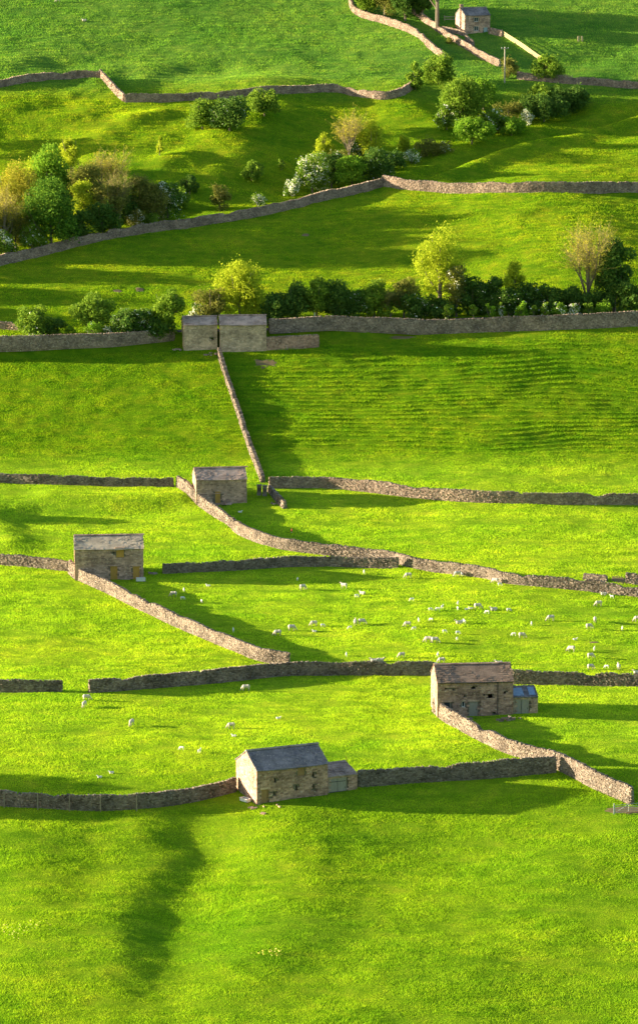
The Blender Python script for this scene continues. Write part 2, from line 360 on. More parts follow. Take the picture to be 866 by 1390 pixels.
# road on its level terrace behind the retaining wall
rx = np.arange(-110, 111, 1.0); ryy = road_y(rx)
V = []; zl = prof(ryy) + 0.95
for off in (-1.9, 0, 1.9): V.append(np.stack([rx, ryy + off, zl + 0.03 + 0.02*(off == 0)], 1))
n = len(rx); V = np.vstack(V); q = np.arange(n-1)
tag(mk('road', V, np.vstack([np.stack([q+k*n, q+1+k*n, q+1+(k+1)*n, q+(k+1)*n], 1) for k in (0, 1)]), M['asphalt'], smooth=True),
    'narrow lane running between the retaining wall and the hedge', 'road', kind='structure')

# ------------------------------------------------------------------ dry stone walls
def resample(P, step):
    seg = np.linalg.norm(np.diff(P, axis=0), axis=1); L = np.concatenate([[0], np.cumsum(seg)])
    n = max(2, int(L[-1] / step)); t = np.linspace(0, L[-1], n)
    return np.stack([np.interp(t, L, P[:, 0]), np.interp(t, L, P[:, 1])], 1), t
def chaikin(P, k):
    for _ in range(k):
        Q = [P[0]]
        for a, b in zip(P[:-1], P[1:]): Q += [a*.78 + b*.22, a*.22 + b*.78]
        Q.append(P[-1]); P = np.array(Q)
    return P
FOOT = []     # footprints where no grass grows: (polyline, half width)
def stone_wall(pts, h, label, mat='wallstone', bw=0.42, tw=0.24, ch=0.15, smooth=2, rag=0.10, h1=None, copes=True, group='dry stone walls'):
    A = np.array([at(*p)[:2] for p in pts]); A[:, 1] += bw * 0.9       # the traced line is the camera-side foot
    P = chaikin(A, smooth) if smooth else A
    Q, T = resample(P, 0.5); FOOT.append((Q, bw))
    L = T[-1]; h1 = h if h1 is None else h1
    base = Q[0].copy(); z0 = hz(*base)
    root = empty('dry_stone_wall', (base[0], base[1], z0)); tag(root, label, 'wall', group)
    org = np.array([base[0], base[1], z0])
    tx = np.gradient(Q[:, 0]); ty = np.gradient(Q[:, 1]); nn = np.hypot(tx, ty); tx /= nn; ty /= nn
    gz = H(Q[:, 0], Q[:, 1])
    if rag < .08: gz = np.convolve(np.pad(gz, 20, 'edge'), np.ones(41)/41, 'valid')
    sd_ = random.randint(0, 9999)
    dips = [(random.uniform(2, max(2.1, L-2)), random.uniform(.5, 1.6), random.uniform(.25, .55)) for _ in range(int(L/22) if rag > .08 else 0)]
    def hh(t):
        o_ = (h + (h1-h)*t/L) + rag * 2.6*vn(t, t*0, 2.0, sd_) + rag * 2.2 * vn(t, t*0, 8, sd_+1)
        for c_, w_, a_ in dips: o_ = o_ - a_*np.exp(-((t-c_)/w_)**2)
        return o_
    def f(t, arr): return np.interp(t, T, arr)
    # core
    mb = MB(); k = len(Q); ht = hh(T) - 0.14
    ww = [(-1, bw-.09, -0.5), (-1, tw-.06, None), (1, tw-.06, None), (1, bw-.09, -0.5)]
    rows = []
    for s_, w, zo in ww:
        z = gz + (zo if zo is not None else 0) + (ht if zo is None else 0)
        rows.append(np.stack([Q[:, 0] - s_*ty*w, Q[:, 1] + s_*tx*w, z], 1))
    V = np.vstack(rows) - org; i = np.arange(k-1); Fq = [np.stack([i+a*k, i+1+a*k, i+1+((a+1) % 4)*k, i+((a+1) % 4)*k], 1) for a in range(4)]
    Fq.append(np.array([[0, k, 2*k, 3*k], [k-1, 4*k-1, 3*k-1, 2*k-1]]))
    core = MB().quads(V, np.vstack(Fq))
    # face stones, both sides, course by course
    C = []; S = []; TG = np.linspace(0, L, max(2, int(L/.25))); HG = hh(TG).tolist(); dT = L/(len(TG)-1)
    nc = int((max(h, h1) + rag) / ch) + 1
    for c in range(-1, nc):
        zc = (c + .5) * ch
        for s_ in (-1, 1):
            t = random.uniform(-.2, 0)
            while t < L:
                l = random.uniform(.18, .46); tm = t + l/2; t += l
                if tm > L: break
                if zc > HG[min(int(tm/dT), len(HG)-1)] - 0.05: continue
                C.append((tm, zc, s_)); S.append(l)
        # end faces
        for tt in (0.02, L-0.02):
            if zc < h: C.append((tt, zc, 0)); S.append(0.5)
    C = np.array(C); S = np.array(S); t = C[:, 0]; zc = C[:, 1]; s_ = C[:, 2]
    fx, fy, ax, ay, gzz = f(t, Q[:, 0]), f(t, Q[:, 1]), f(t, tx), f(t, ty), f(t, gz)
    w = bw + (tw-bw) * np.clip(zc / max(h, .1), 0, 1) - 0.09 + rng.uniform(-.03, .05, len(t))
    ctr = np.stack([fx - s_*ay*w, fy + s_*ax*w, gzz + zc + rng.uniform(-.02, .02, len(t))], 1) - org
    yw = rng.uniform(-.32, .32, len(t)); cy, sy = np.cos(yw), np.sin(yw)
    Uv = np.stack([ax*cy - ay*sy, ax*sy + ay*cy, 0*ax], 1); Nv = np.stack([-Uv[:, 1], Uv[:, 0], 0*ax], 1)
    core.boxes(ctr, Uv, Nv, (0, 0, 1), np.where(s_ == 0, .15, S*.5-.008), np.where(s_ == 0, w, rng.uniform(.09, .14, len(t))), ch*.5-.005, 0.02)
    core.build('stonework', M[mat], root)
    # coping stones stood on edge
    if copes:
        t = []; x = 0.05
        while x < L: t.append(x); x += random.uniform(.13, .30)
        t = np.array(t); n = len(t); keep = rng.uniform(0, 1, n) > .06; t = t[keep]; n = len(t)
        fx, fy, ax, ay, gzz = f(t, Q[:, 0]), f(t, Q[:, 1]), f(t, tx), f(t, ty), f(t, gz)
        hc = rng.uniform(.09, .16, n); top = hh(t) - .08
        tilt = rng.uniform(-.25, .25, n)
        Uv = np.stack([ax, ay, tilt], 1); Uv /= np.linalg.norm(Uv, axis=1)[:, None]
        Nv = np.stack([-ay, ax, 0*ax], 1); Zv = np.cross(Uv, Nv)
        ctr = np.stack([fx, fy, gzz + top + hc*.6], 1) - org
        MB().boxes(ctr, Uv, Nv, Zv, rng.uniform(.05, .12, n), rng.uniform(tw*.75, tw*1.25, n), hc, 0.03).build('coping', M[mat], root)
    return root

WALLS = [
 ([(-30, 123), (0, 119), (35, 112), (70, 108), (100, 107), (136, 106)], 1.6, 'grey dry stone wall across the top left pasture, ending where it turns sharply downhill', 'palestone'),
 ([(137, 105), (144, 112), (152, 121), (161, 131), (169, 138)], 1.6, 'short sunlit dry stone wall stepping downhill between two long grey walls, top left', 'palestone'),
 ([(170, 139), (210, 139), (250, 137), (290, 135), (330, 132), (380, 128), (433, 125), (460, 125), (490, 132), (520, 137), (545, 132), (563, 118)], 1.7, 'long grey dry stone wall behind the dark bush pair, curling up at its right end', 'palestone'),
 ([(477, -12), (475, 0), (477, 14), (490, 24), (510, 29), (530, 35), (555, 44), (572, 53), (583, 67), (603, 82)], 1.6, 'curving dry stone wall on the left of the green track below the dark trees, at the top', 'palestone'),
 ([(560, 18), (567, 22), (578, 32), (598, 45), (606, 52), (633, 67), (648, 77), (663, 84), (678, 91)], 1.5, 'tumbledown dry stone wall running from the house down to the round bush', 'palestone'),
 ([(702, 108), (720, 110), (750, 112), (800, 116), (866, 120), (900, 122)], 1.6, 'dry stone wall on the far right below the timber fence', 'palestone'),
 ([(600, 43), (618, 46), (632, 50)], 1.1, 'low garden wall in front of the stone house, left of its corner', 'palestone'),
 ([(664, 46), (681, 50)], 1.5, 'short yard wall joining the right side of the stone house', 'palestone'),
 ([(633, 56), (642, 64)], 1.3, 'stub of broken wall just below the stone house', 'palestone'),
 ([(-30, 369), (0, 361), (30, 354), (65, 346), (95, 337), (130, 329), (165, 322), (215, 314), (280, 306), (350, 294), (400, 283), (433, 274), (463, 268), (498, 260), (518, 254)], 1.9, 'long grey dry stone wall climbing to the right under the thicket of trees', 'palestone'),
 ([(520, 253), (543, 257), (583, 260), (633, 263), (708, 263), (793, 263), (866, 261), (900, 261)], 2.2, 'tall dry stone wall running level along the foot of the grassy bank, right', 'palestone'),
 ([(-20, 447), (5, 447), (28, 449)], 1.4, 'short piece of wall at the left edge beside the bushy hedge', 'palestone'),
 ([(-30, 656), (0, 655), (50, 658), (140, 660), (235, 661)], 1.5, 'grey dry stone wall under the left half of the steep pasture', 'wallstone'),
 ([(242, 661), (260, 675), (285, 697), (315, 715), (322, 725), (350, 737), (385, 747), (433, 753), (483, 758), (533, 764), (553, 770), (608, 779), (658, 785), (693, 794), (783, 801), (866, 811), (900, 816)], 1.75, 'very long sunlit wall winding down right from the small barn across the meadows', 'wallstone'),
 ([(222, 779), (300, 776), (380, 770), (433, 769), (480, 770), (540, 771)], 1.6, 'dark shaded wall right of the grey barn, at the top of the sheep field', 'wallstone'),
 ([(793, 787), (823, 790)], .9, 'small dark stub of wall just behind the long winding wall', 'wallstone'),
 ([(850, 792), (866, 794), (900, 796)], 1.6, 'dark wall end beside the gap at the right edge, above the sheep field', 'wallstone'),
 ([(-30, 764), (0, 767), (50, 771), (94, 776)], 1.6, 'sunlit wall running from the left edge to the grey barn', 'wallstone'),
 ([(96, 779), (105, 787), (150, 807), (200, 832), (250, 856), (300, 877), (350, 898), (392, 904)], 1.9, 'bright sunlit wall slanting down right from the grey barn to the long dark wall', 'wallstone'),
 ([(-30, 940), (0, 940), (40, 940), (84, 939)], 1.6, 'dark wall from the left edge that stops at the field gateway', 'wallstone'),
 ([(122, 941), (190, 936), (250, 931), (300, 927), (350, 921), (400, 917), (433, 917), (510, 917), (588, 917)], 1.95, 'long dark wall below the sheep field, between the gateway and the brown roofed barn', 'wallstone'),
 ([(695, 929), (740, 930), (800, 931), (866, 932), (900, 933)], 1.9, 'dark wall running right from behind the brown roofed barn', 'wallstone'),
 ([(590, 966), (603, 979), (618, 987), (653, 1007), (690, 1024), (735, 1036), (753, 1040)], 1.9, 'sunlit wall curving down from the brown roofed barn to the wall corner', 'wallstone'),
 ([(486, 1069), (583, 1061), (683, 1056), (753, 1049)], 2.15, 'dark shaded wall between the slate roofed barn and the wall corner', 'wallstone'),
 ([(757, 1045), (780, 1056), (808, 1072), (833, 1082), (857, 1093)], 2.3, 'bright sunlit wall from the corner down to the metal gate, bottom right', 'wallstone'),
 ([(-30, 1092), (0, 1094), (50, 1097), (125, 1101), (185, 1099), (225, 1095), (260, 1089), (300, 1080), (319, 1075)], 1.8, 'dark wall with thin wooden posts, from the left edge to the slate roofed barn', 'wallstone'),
]
for pts, h, lab, mt in WALLS: stone_wall(pts, h, lab, mt, smooth=1 if len(pts) < 5 else 2)
# retaining walls of the lane, the barn yard wall and the thin wall down the steep pasture
stone_wall([(-30, 488), (0, 487), (60, 485), (130, 480), (200, 473), (236, 467)], 2.7, 'high retaining wall along the lane, left of the twin barns', 'palestone', bw=.5, tw=.32, rag=.05, ch=.22, h1=1.8)
stone_wall([(366, 463), (433, 457), (500, 457), (566, 455), (650, 451), (720, 449), (760, 448), (866, 443), (900, 442)], 2.3, 'high pale retaining wall along the lane, right of the twin barns', 'palestone', bw=.55, tw=.34, rag=.05, ch=.22, h1=2.9)
stone_wall([(362, 476), (400, 474), (432, 471)], 2.3, 'brown stone yard wall joined to the right twin barn', 'barnstone', bw=.5, tw=.32, rag=.04, ch=.22)
stone_wall([(298, 482), (305, 506), (317, 541), (330, 581), (340, 611), (350, 637), (357, 656)], 1.15, 'thin pale wall running straight downhill from the twin barns', 'wallstone', bw=.42, tw=.3)
stone_wall([(366, 668), (374, 678), (387, 691)], 1.2, 'short broken wall below the foot of the thin downhill wall', 'wallstone')
stone_wall([(366, 663), (433, 662), (480, 666), (520, 671), (580, 678), (650, 683), (740, 685), (866, 686), (900, 686)], 1.9, 'long pale grey wall under the right half of the steep pasture', 'palestone')

# ------------------------------------------------------------------ buildings
class Building:
    def __init__(s, name, px, py, theta, Wd, label, cat, group=None):
        p = at(px, py); s.p = p; s.th = R(theta); s.W = Wd
        s.root = empty(name, p, s.th); tag(s.root, label, cat, group)
        s.u = np.array([math.cos(s.th), math.sin(s.th), 0]); s.n = np.array([math.sin(s.th), -math.cos(s.th), 0])
    def loc(s, px, py, off=0.0):
        """photo pixel -> (u, v) on the front wall plane"""
        d = ray(px, py); o = np.array([0, 0, CAMZ]); q = s.p + s.n*off
        t = np.dot(q - o, s.n) / np.dot(d, s.n); X = o + d*t - s.p
        return float(np.dot(X, s.u)), float(X[2])
    def rect(s, x0, y0, x1, y1):
        a = s.loc(x0, y1); b = s.loc(x1, y0); return (a[0], b[0], a[1], b[1])

def face(mb, o, du, nrm, L, top, ops, ch=.22, z0=-1.2, lo=.3, hi=.75):
    """courses of stones on one wall face; top(u) is its height, ops are openings"""
    o = np.array(o, float); du = np.array(du, float); nrm = np.array(nrm, float)
    C = []; HU = []
    z = z0
    mx = max(top(L*k/10) for k in range(11))
    rows = []
    while z < mx:
        c = ch * random.uniform(.8, 1.2); u = random.uniform(-.3, 0)
        if u < 0: u = 0
        while u < L - .02:
            l = min(random.uniform(lo, hi), L-u); um = u + l/2; zc = z + c/2
            ok = zc + c*.4 < top(um)
            for (a, b, e, f_) in ops:
                if um + l*.35 > a and um - l*.35 < b and zc + c*.3 > e and zc - c*.3 < f_: ok = False
            if ok: C.append(o + du*um + nrm*(-.06 + random.uniform(0, .035)) + np.array([0, 0, zc])); HU.append((l/2 - .007, c/2 - .006))
            u += l
        z += c
    HU = np.array(HU)
    mb.boxes(np.array(C), du, nrm, (0, 0, 1), HU[:, 0], .08, HU[:, 1], 0.012)

def shell(L, Wd, He, rise, ops, stone, root, mono=False, name='wall', front_h=None):
    """stone shell with real openings in the front"""
    mb = MB(); t = .5; e = .1
    us = sorted({e, L-e} | {a for o in ops for a in (o[0], o[1])}); vs = sorted({-1.3, He} | {a for o in ops for a in (max(o[2], -1.29), o[3])})
    for a, b in zip(us[:-1], us[1:]):
        for c, d in zip(vs[:-1], vs[1:]):
            um, vm = (a+b)/2, (c+d)/2
            if not any(o[0] < um < o[1] and o[2] < vm < o[3] for o in ops) and b-a > 1e-3 and d-c > 1e-3: mb.box(a, b, e, t, c, d)
    mb.box(e, L-e, Wd-t, Wd-e, -1.3, He)
    for x in (e, L-t):
        P = [(x, e+.4, -1.3), (x, Wd-e-.4, -1.3), (x, Wd-e-.4, He), (x, Wd/2, He+rise), (x, e+.4, He)] if not mono else None
        x1 = x + t - e
        if mono:
            V = [(x, .5, -1.3), (x, Wd-.5, -1.3), (x, Wd-.5, He+rise*.93), (x, .5, He+rise*.07), (x1, .5, -1.3), (x1, Wd-.5, -1.3), (x1, Wd-.5, He+rise*.93), (x1, .5, He+rise*.07)]
            mb.quads(V, [[0, 3, 2, 1], [4, 5, 6, 7], [0, 1, 5, 4], [1, 2, 6, 5], [2, 3, 7, 6], [3, 0, 4, 7]])
        else:
            V = P + [(x1, b, c) for (_, b, c) in P]
            V += [(x, e+.4, He), (x, Wd-e-.4, He), (x1, e+.4, He), (x1, Wd-e-.4, He)]
            mb.quads(V, [[0, 4, 2, 1], [5, 6, 7, 9], [4, 3, 3, 2], [9, 7, 7, 8], [3, 4, 9, 8], [2, 3, 8, 7], [0, 1, 6, 5], [0, 5, 9, 4], [1, 2, 7, 6]])
    core = mb
    fb = MB()
    face(fb, (0, 0, 0), (1, 0, 0), (0, -1, 0), L, lambda u: He, ops)
    face(fb, (L, Wd, 0), (-1, 0, 0), (0, 1, 0), L, lambda u: He + (rise if mono else 0), [])
    g_ = (lambda u: He + rise*u/Wd) if mono else (lambda u: He + rise*(1-abs(u-Wd/2)/(Wd/2)))
    g2 = (lambda u: He + rise*(1-u/Wd)) if mono else g_
    face(fb, (0, Wd, 0), (0, -1, 0), (-1, 0, 0), Wd, g2, [])
    face(fb, (L, 0, 0), (0, 1, 0), (1, 0, 0), Wd, g_, [])
    # quoins
    for (x, y) in ((0, 0), (L, 0), (0, Wd), (L, Wd)):
        z = -1.2; k = 0; top = He + (rise if (mono and y > 0) else 0)
        while z < top - .3:
            c = random.uniform(.26, .36); a, b = (.34, .2) if k % 2 else (.2, .34); sx = 1 if x == 0 else -1; sy = 1 if y == 0 else -1
            fb.boxes([[x + sx*(a-.03), y + sy*(b-.03), z + c/2]], (1, 0, 0), (0, 1, 0), (0, 0, 1), a, b, c/2 - .008, .012); z += c; k += 1
    V = np.vstack(core.V + fb.V); Fq = np.vstack(core.F + [f_ + core.n for f_ in fb.F])
    mi = np.zeros(len(Fq), int); mi[:sum(len(f_) for f_ in core.F)] = 1
    return mk(name, V, Fq, [M[stone], M['mortar']], root, mi)

def slates(mb, p0, du, dv, nrm, L, S, rows, lo=.35, hi=.75, th=.034):
    p0 = np.array(p0, float); du = np.array(du, float); dv = np.array(dv, float); nrm = np.array(nrm, float)
    C = []; HU = []; rh = S/rows
    for r in range(rows):
        u = 0.0; first = True
        while u < L - .01:
            l = min(random.uniform(lo, hi) * (random.uniform(.4, 1) if first else 1), L-u); first = False
            C.append(p0 + du*(u+l/2) + dv*(rh*(r+.5)+.03) + nrm*(.04 + random.uniform(0, .05))); HU.append(l/2 - .012); u += l
    dv2 = dv - nrm*.06; dv2 /= np.linalg.norm(dv2)
    mb.boxes(np.array(C), du, dv2, np.cross(du, dv2), np.array(HU), rh*.5+.045, th, 0.02)

def roof(L, Wd, He, rise, mat, root, rows=11, ov=.18, mono=False, name='roof', ridge=True, lo=.35, hi=.75):
    mb = MB()
    if mono:
        d = np.array([0, Wd, rise]); S = np.linalg.norm(d); d /= S; nr = np.cross((1, 0, 0), d)
        p = np.array([-.1, 0, He]) - d*ov
        mb.boxes([p + np.array([L/2+.1, 0, 0]) + d*(S+ov)/2 + nr*(-.02)], (1, 0, 0), d, nr, L/2+.08, (S+ov)/2, .04)
        slates(mb, p, (1, 0, 0), d, nr, L+.2, S+ov, rows, lo, hi)
        return mb.build(name, M[mat], root)
    for sgn, y0 in ((1, 0), (-1, Wd)):
        d = np.array([0, sgn*Wd/2, rise]); S = np.linalg.norm(d); d /= S
        du = np.array([1.0, 0, 0]); nr = np.cross(du, d) * sgn
        p = np.array([-ov*.7, y0, He]) - d*ov*1.4
        mb.boxes([p + du*(L/2+ov*.7) + d*(S+ov*1.4)/2 - nr*.0], du, d, nr, L/2+ov*.6, (S+ov*1.4)/2 - .02, .035)
        slates(mb, p, du, d, nr, L+ov*1.4, S+ov*1.3, rows, lo, hi)
    for V_ in mb.V: V_[:, 2] -= .11*np.sin(np.pi*np.clip(V_[:, 0]/L, 0, 1)) + .10*vn(V_[:, 0], V_[:, 1], 1.7, int(L*10))
    o = mb.build(name, M[mat], root)
    if ridge:
        rb = MB(); u = -ov*.7; C = []; h_ = []
        while u < L + ov*.6: l = random.uniform(.5, .7); C.append((u+l/2, Wd/2, He+rise+.1)); h_.append(l/2-.006); u += l
        for sg in (-1, 1):
            nv = np.array([0, -sg*rise, Wd/2]); nv /= np.linalg.norm(nv); dv = np.array([0, sg*Wd/2, rise]); dv = dv/np.linalg.norm(dv)
            rb.boxes(np.array(C) + np.array([0, -sg*.12, -.02]), (1, 0, 0), np.array([0, sg*Wd/2, rise])/math.hypot(Wd/2, rise), np.array([0, -sg*rise, Wd/2])/math.hypot(Wd/2, rise), np.array(h_), .15, .035, .01)
        rb.build('ridge_stones', M['greystone'] if mat != 'slate_blue' else M['slate_grey'], o)
    return o

def door(root, r, mat, name='door', y=.16, frame='wood', planks=True, lintel=True):
    a, b, c, d = r; mb = MB(); n = max(2, int((b-a)/.18)); w = (b-a-.12)/n
    for k in range(n): mb.box(a+.06+k*w+.006, a+.06+(k+1)*w-.006, y+random.uniform(-.004, .004), y+.05, c, d-.07)
    for zz in (.2, .8): mb.box(a+.08, b-.08, y+.052, y+.09, c+(d-c)*zz-.06, c+(d-c)*zz+.06)
    o = mb.build(name, M[mat], root)
    fb = MB(); fb.box(a, a+.07, y-.06, y+.08, c, d); fb.box(b-.07, b, y-.06, y+.08, c, d); fb.box(a+.072, b-.072, y-.06, y+.08, d-.07, d)
    fb.build('door_frame' if name == 'door' else 'hatch_frame', M[mat], o)
    if name == 'door':
        h = MB(); h.box(b-.2, b-.14, y-.05, y-.003, (c+d)/2-.1, (c+d)/2+.06); h.build('handle', M['iron'], o)
    if lintel:
        lb = MB(); lb.box(a-.22, b+.22, -.06, .3, d+.004, d+.24, .01); lb.build('lintel', M['greystone'], root)
    return o

def window(root, r, mat='white', y=.14, bars=True):
    a, b, c, d = r; fb = MB(); t = .07
    fb.box(a, a+t, y-.03, y+.06, c, d); fb.box(b-t, b, y-.03, y+.06, c, d); fb.box(a+t+.002, b-t-.002, y-.03, y+.06, c, c+t); fb.box(a+t+.002, b-t-.002, y-.03, y+.06, d-t, d)
    if bars: fb.box((a+b)/2-.025, (a+b)/2+.025, y-.02, y+.04, c+t+.002, d-t-.002)
    f_ = fb.build('window', M[mat], root)
    MB().box(a+.03, b-.03, y+.065, y+.08, c+.03, d-.03).build('pane', M['glass'], f_)
    MB().box(a-.12, b+.12, -.08, .25, c-.14, c-.004, .006).build('sill', M['greystone'], f_)
    MB().box(a-.16, b+.16, -.05, .3, d+.004, d+.22, .008).build('lintel', M['greystone'], root)

# --- slate roofed barn, nearest
b = Building('stone_barn', 349, 1093, 24, 7.0, 'tan stone barn with blue grey slate roof and sunlit gable, nearest of all', 'barn', 'stone field barns')
L = b.loc(444.5, 1084)[0]; He = b.loc(349, 1046)[1]
dr = b.rect(355, 1071, 365, 1095); dr = (dr[0], dr[1], -.35, dr[3]); ht = b.rect(404.5, 1041, 413.5, 1054)
slits = [b.rect(424.5, 1048, 426.6, 1055), b.rect(424.5, 1064, 426.6, 1072), b.rect(402, 1066, 404, 1073), b.rect(373, 1056, 374.6, 1062), b.rect(372, 1075, 373.6, 1080)]
shell(L, 7.0, He, 1.9, [dr, ht] + slits, 'barnstone', b.root); roof(L, 7.0, He, 1.9, 'slate_blue', b.root, rows=14, lo=.22, hi=.42)
door(b.root, dr, 'wood_brown'); door(b.root, ht, 'wood_brown', name='hatch')
# blocked openings in the gable: frames of dressed stone
for (yy, zz, hh_) in ((3.1, 3.55, 1.25), (3.2, .55, .9)):
    gb = MB(); gb.box(-.05, .12, yy-.5, yy-.34, zz, zz+hh_); gb.box(-.05, .12, yy+.34, yy+.5, zz, zz+hh_); gb.box(-.06, .12, yy-.55, yy+.55, zz+hh_+.004, zz+hh_+.2); gb.build('gable_opening', M['greystone'], b.root)
    MB().box(-.02, .09, yy-.335, yy+.335, zz, zz+hh_).build('hatch', M['wood_brown'], b.root)
# lean-to
LL = b.loc(486, 1080)[0] - L
lt = shell(LL, 4.0, 2.4, .9, [(.35, 2.95, -.6, 2.15)], 'barnstone', b.root, mono=True, name='lean_to'); lt.location = (L+.05, .5, .25)
roof(LL, 4.0, 2.4, .9, 'slate_pink', lt, rows=7, mono=True)
o = door(lt, (.35, 2.95, -.6, 2.15), 'wood_grey', lintel=False, y=.02)
MB().box(1.62, 1.66, -.03, .015, -.5, 2.05).build('door_gap', M['iron'], o)
for z_ in (.2, 1.6): MB().box(.45, 2.85, -.015, .012, z_, z_+.08).build('hinge', M['iron'], o)
FOOT.append((np.array([b.p[:2] + b.u[:2]*t - b.n[:2]*2.5 for t in (3, 7, L+LL-3)]), 2.9))
BA = b

# --- brown roofed barn
b = Building('stone_barn', 593.5, 974, 5.5, 7.2, 'dark weathered barn with brown stone slate roof and a blue sheeted lean-to', 'barn', 'stone field barns')
L = b.loc(695.5, 975)[0]; He = b.loc(593, 926)[1]
d1 = b.rect(636.5, 952, 648, 975); w1 = b.rect(626.5, 952, 630.5, 960); w2 = b.rect(601, 953, 611, 963)
slits = [b.rect(*q) for q in ((603, 934, 606, 936), (640, 932, 645, 935), (655, 942, 658, 944), (662, 942, 668, 948), (629, 943, 631, 946), (683, 939, 686, 942), (613, 935, 616, 937), (669, 966, 672, 969))]
shell(L, 7.2, He, 1.8, [d1, w1, w2] + slits, 'barnstone', b.root); roof(L, 7.2, He, 1.8, 'slate_brown', b.root, rows=10, lo=.4, hi=.9)
door(b.root, d1, 'wood_grey'); window(b.root, w1, bars=False); window(b.root, w2, 'wood_grey', bars=False)
pu = b.loc(675, 950)[0]; MB().box(pu-.05, pu+.05, -.1, -.02, 0, He-.1).build('downpipe', M['iron'], b.root)
MB().box(-.05, L+.05, -.33, -.2, He-.17, He-.06).build('gutter', M['iron'], b.root)
LL = b.loc(729, 975)[0] - L
lt = shell(LL, 3.6, 2.5, .8, [(.15, 2.3, -.4, 2.15)], 'greystone', b.root, mono=True, name='lean_to'); lt.location = (L+.05, .35, .15)
r_ = roof(LL, 3.6, 2.5, .8, 'slate_blue', lt, rows=6, mono=True)
d = np.array([0, 3.6, .8]); d /= np.linalg.norm(d); nr = np.cross((1, 0, 0), d)
MB().boxes([np.array([.9, 1.5, 2.5 + 1.5*.8/3.6]) + nr*.13, np.array([2.9, 1.7, 2.5 + 1.7*.8/3.6]) + nr*.12], (1, 0, 0), d, nr, np.array([.75, .45]), 1.3, .02, .02).build('blue_sheet', M['bluetarp'], r_)
o = door(lt, (.15, 2.3, -.4, 2.15), 'wood_grey', lintel=False, y=.02)
MB().box(1.2, 1.24, -.03, .015, -.3, 2.05).build('door_gap', M['iron'], o)
FOOT.append((np.array([b.p[:2] + b.u[:2]*t - b.n[:2]*3.5 for t in (3, 7, L+LL-3)]), 3.6))
BB = b

# --- grey barn with ochre doors
b = Building('stone_barn', 102.5, 788, 4.5, 7.0, 'tall grey stone barn with two ochre doors and an ochre hatch', 'barn', 'stone field barns')
L = b.loc(195, 784)[0]; He = b.loc(102, 745.5)[1]
d1 = b.rect(150.5, 768.5, 160, 787); d2 = b.rect(181, 768.5, 190.5, 786); h1 = b.rect(158.5, 744.8, 168.5, 757)
d1 = (d1[0], d1[1], -.4, d1[3]); d2 = (d2[0], d2[1], -.4, d2[3])
shell(L, 7.0, He, 1.65, [d1, d2, h1, b.rect(154, 749, 156, 751.5)], 'greystone', b.root); roof(L, 7.0, He, 1.65, 'slate_grey', b.root, rows=10)
door(b.root, d1, 'wood_ochre'); door(b.root, d2, 'wood_ochre'); door(b.root, h1, 'wood_ochre', name='hatch')
FOOT.append((np.array([b.p[:2] + b.u[:2]*t - b.n[:2]*3.4 for t in (3, 6, L-3)]), 3.5))
BC = b

# --- small barn with one door
b = Building('stone_barn', 267, 685, 8, 6.3, 'small stone barn with one ochre door, beside the bend of the winding wall', 'barn', 'stone field barns')
L = b.loc(335, 681)[0]; He = b.loc(267, 651.5)[1]
d1 = b.rect(292.5, 667, 299.5, 683)
shell(L, 6.3, He, 1.6, [d1], 'greystone', b.root); roof(L, 6.3, He, 1.6, 'slate_pink', b.root, rows=9)
door(b.root, d1, 'wood_ochre')
MB().box(.1, L-.1, -.1, .02, He*.43, He*.43+.09).build('string_course', M['greystone'], b.root)
MB().box(L*.66, L+.02, -.1, .02, He*.2, He*.2+.09).build('string_course', M['greystone'], b.root)
FOOT.append((np.array([b.p[:2] + b.u[:2]*t - b.n[:2]*3 for t in (3, 5, L-3)]), 3.2))
BD = b

# --- twin barns on the lane
b = Building('stone_barn', 250, 476, 6, 6.0, 'left twin barn, narrower, with a plain stone back wall and pinkish roof', 'barn', 'stone field barns')
L = b.loc(295.2, 479)[0]; He = b.loc(250, 441)[1]
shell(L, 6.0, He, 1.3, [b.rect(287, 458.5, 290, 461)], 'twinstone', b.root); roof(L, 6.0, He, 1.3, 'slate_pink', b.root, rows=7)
FOOT.append((np.array([b.p[:2] + b.u[:2]*t - b.n[:2]*3 for t in (3, 5, L-3)]), 3.2))
b = Building('stone_barn', 299, 477, 3, 6.2, 'right twin barn, wider, with a ledge across its plain stone wall', 'barn', 'stone field barns')
L = b.loc(361.5, 475)[0]; He = b.loc(299, 441)[1]
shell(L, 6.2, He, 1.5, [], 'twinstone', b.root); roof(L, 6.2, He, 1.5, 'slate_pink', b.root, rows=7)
fb = MB(); face(fb, (-.03, -.12, 0), (1, 0, 0), (0, -1, 0), L+.06, lambda u: He*.52, []); fb.box(-.03, L+.03, -.15, .02, -1.2, He*.51-.1)
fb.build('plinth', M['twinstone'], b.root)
FOOT.append((np.array([b.p[:2] + b.u[:2]*t - b.n[:2]*3 for t in (3, 5, L-3)]), 3.2))
BE = b

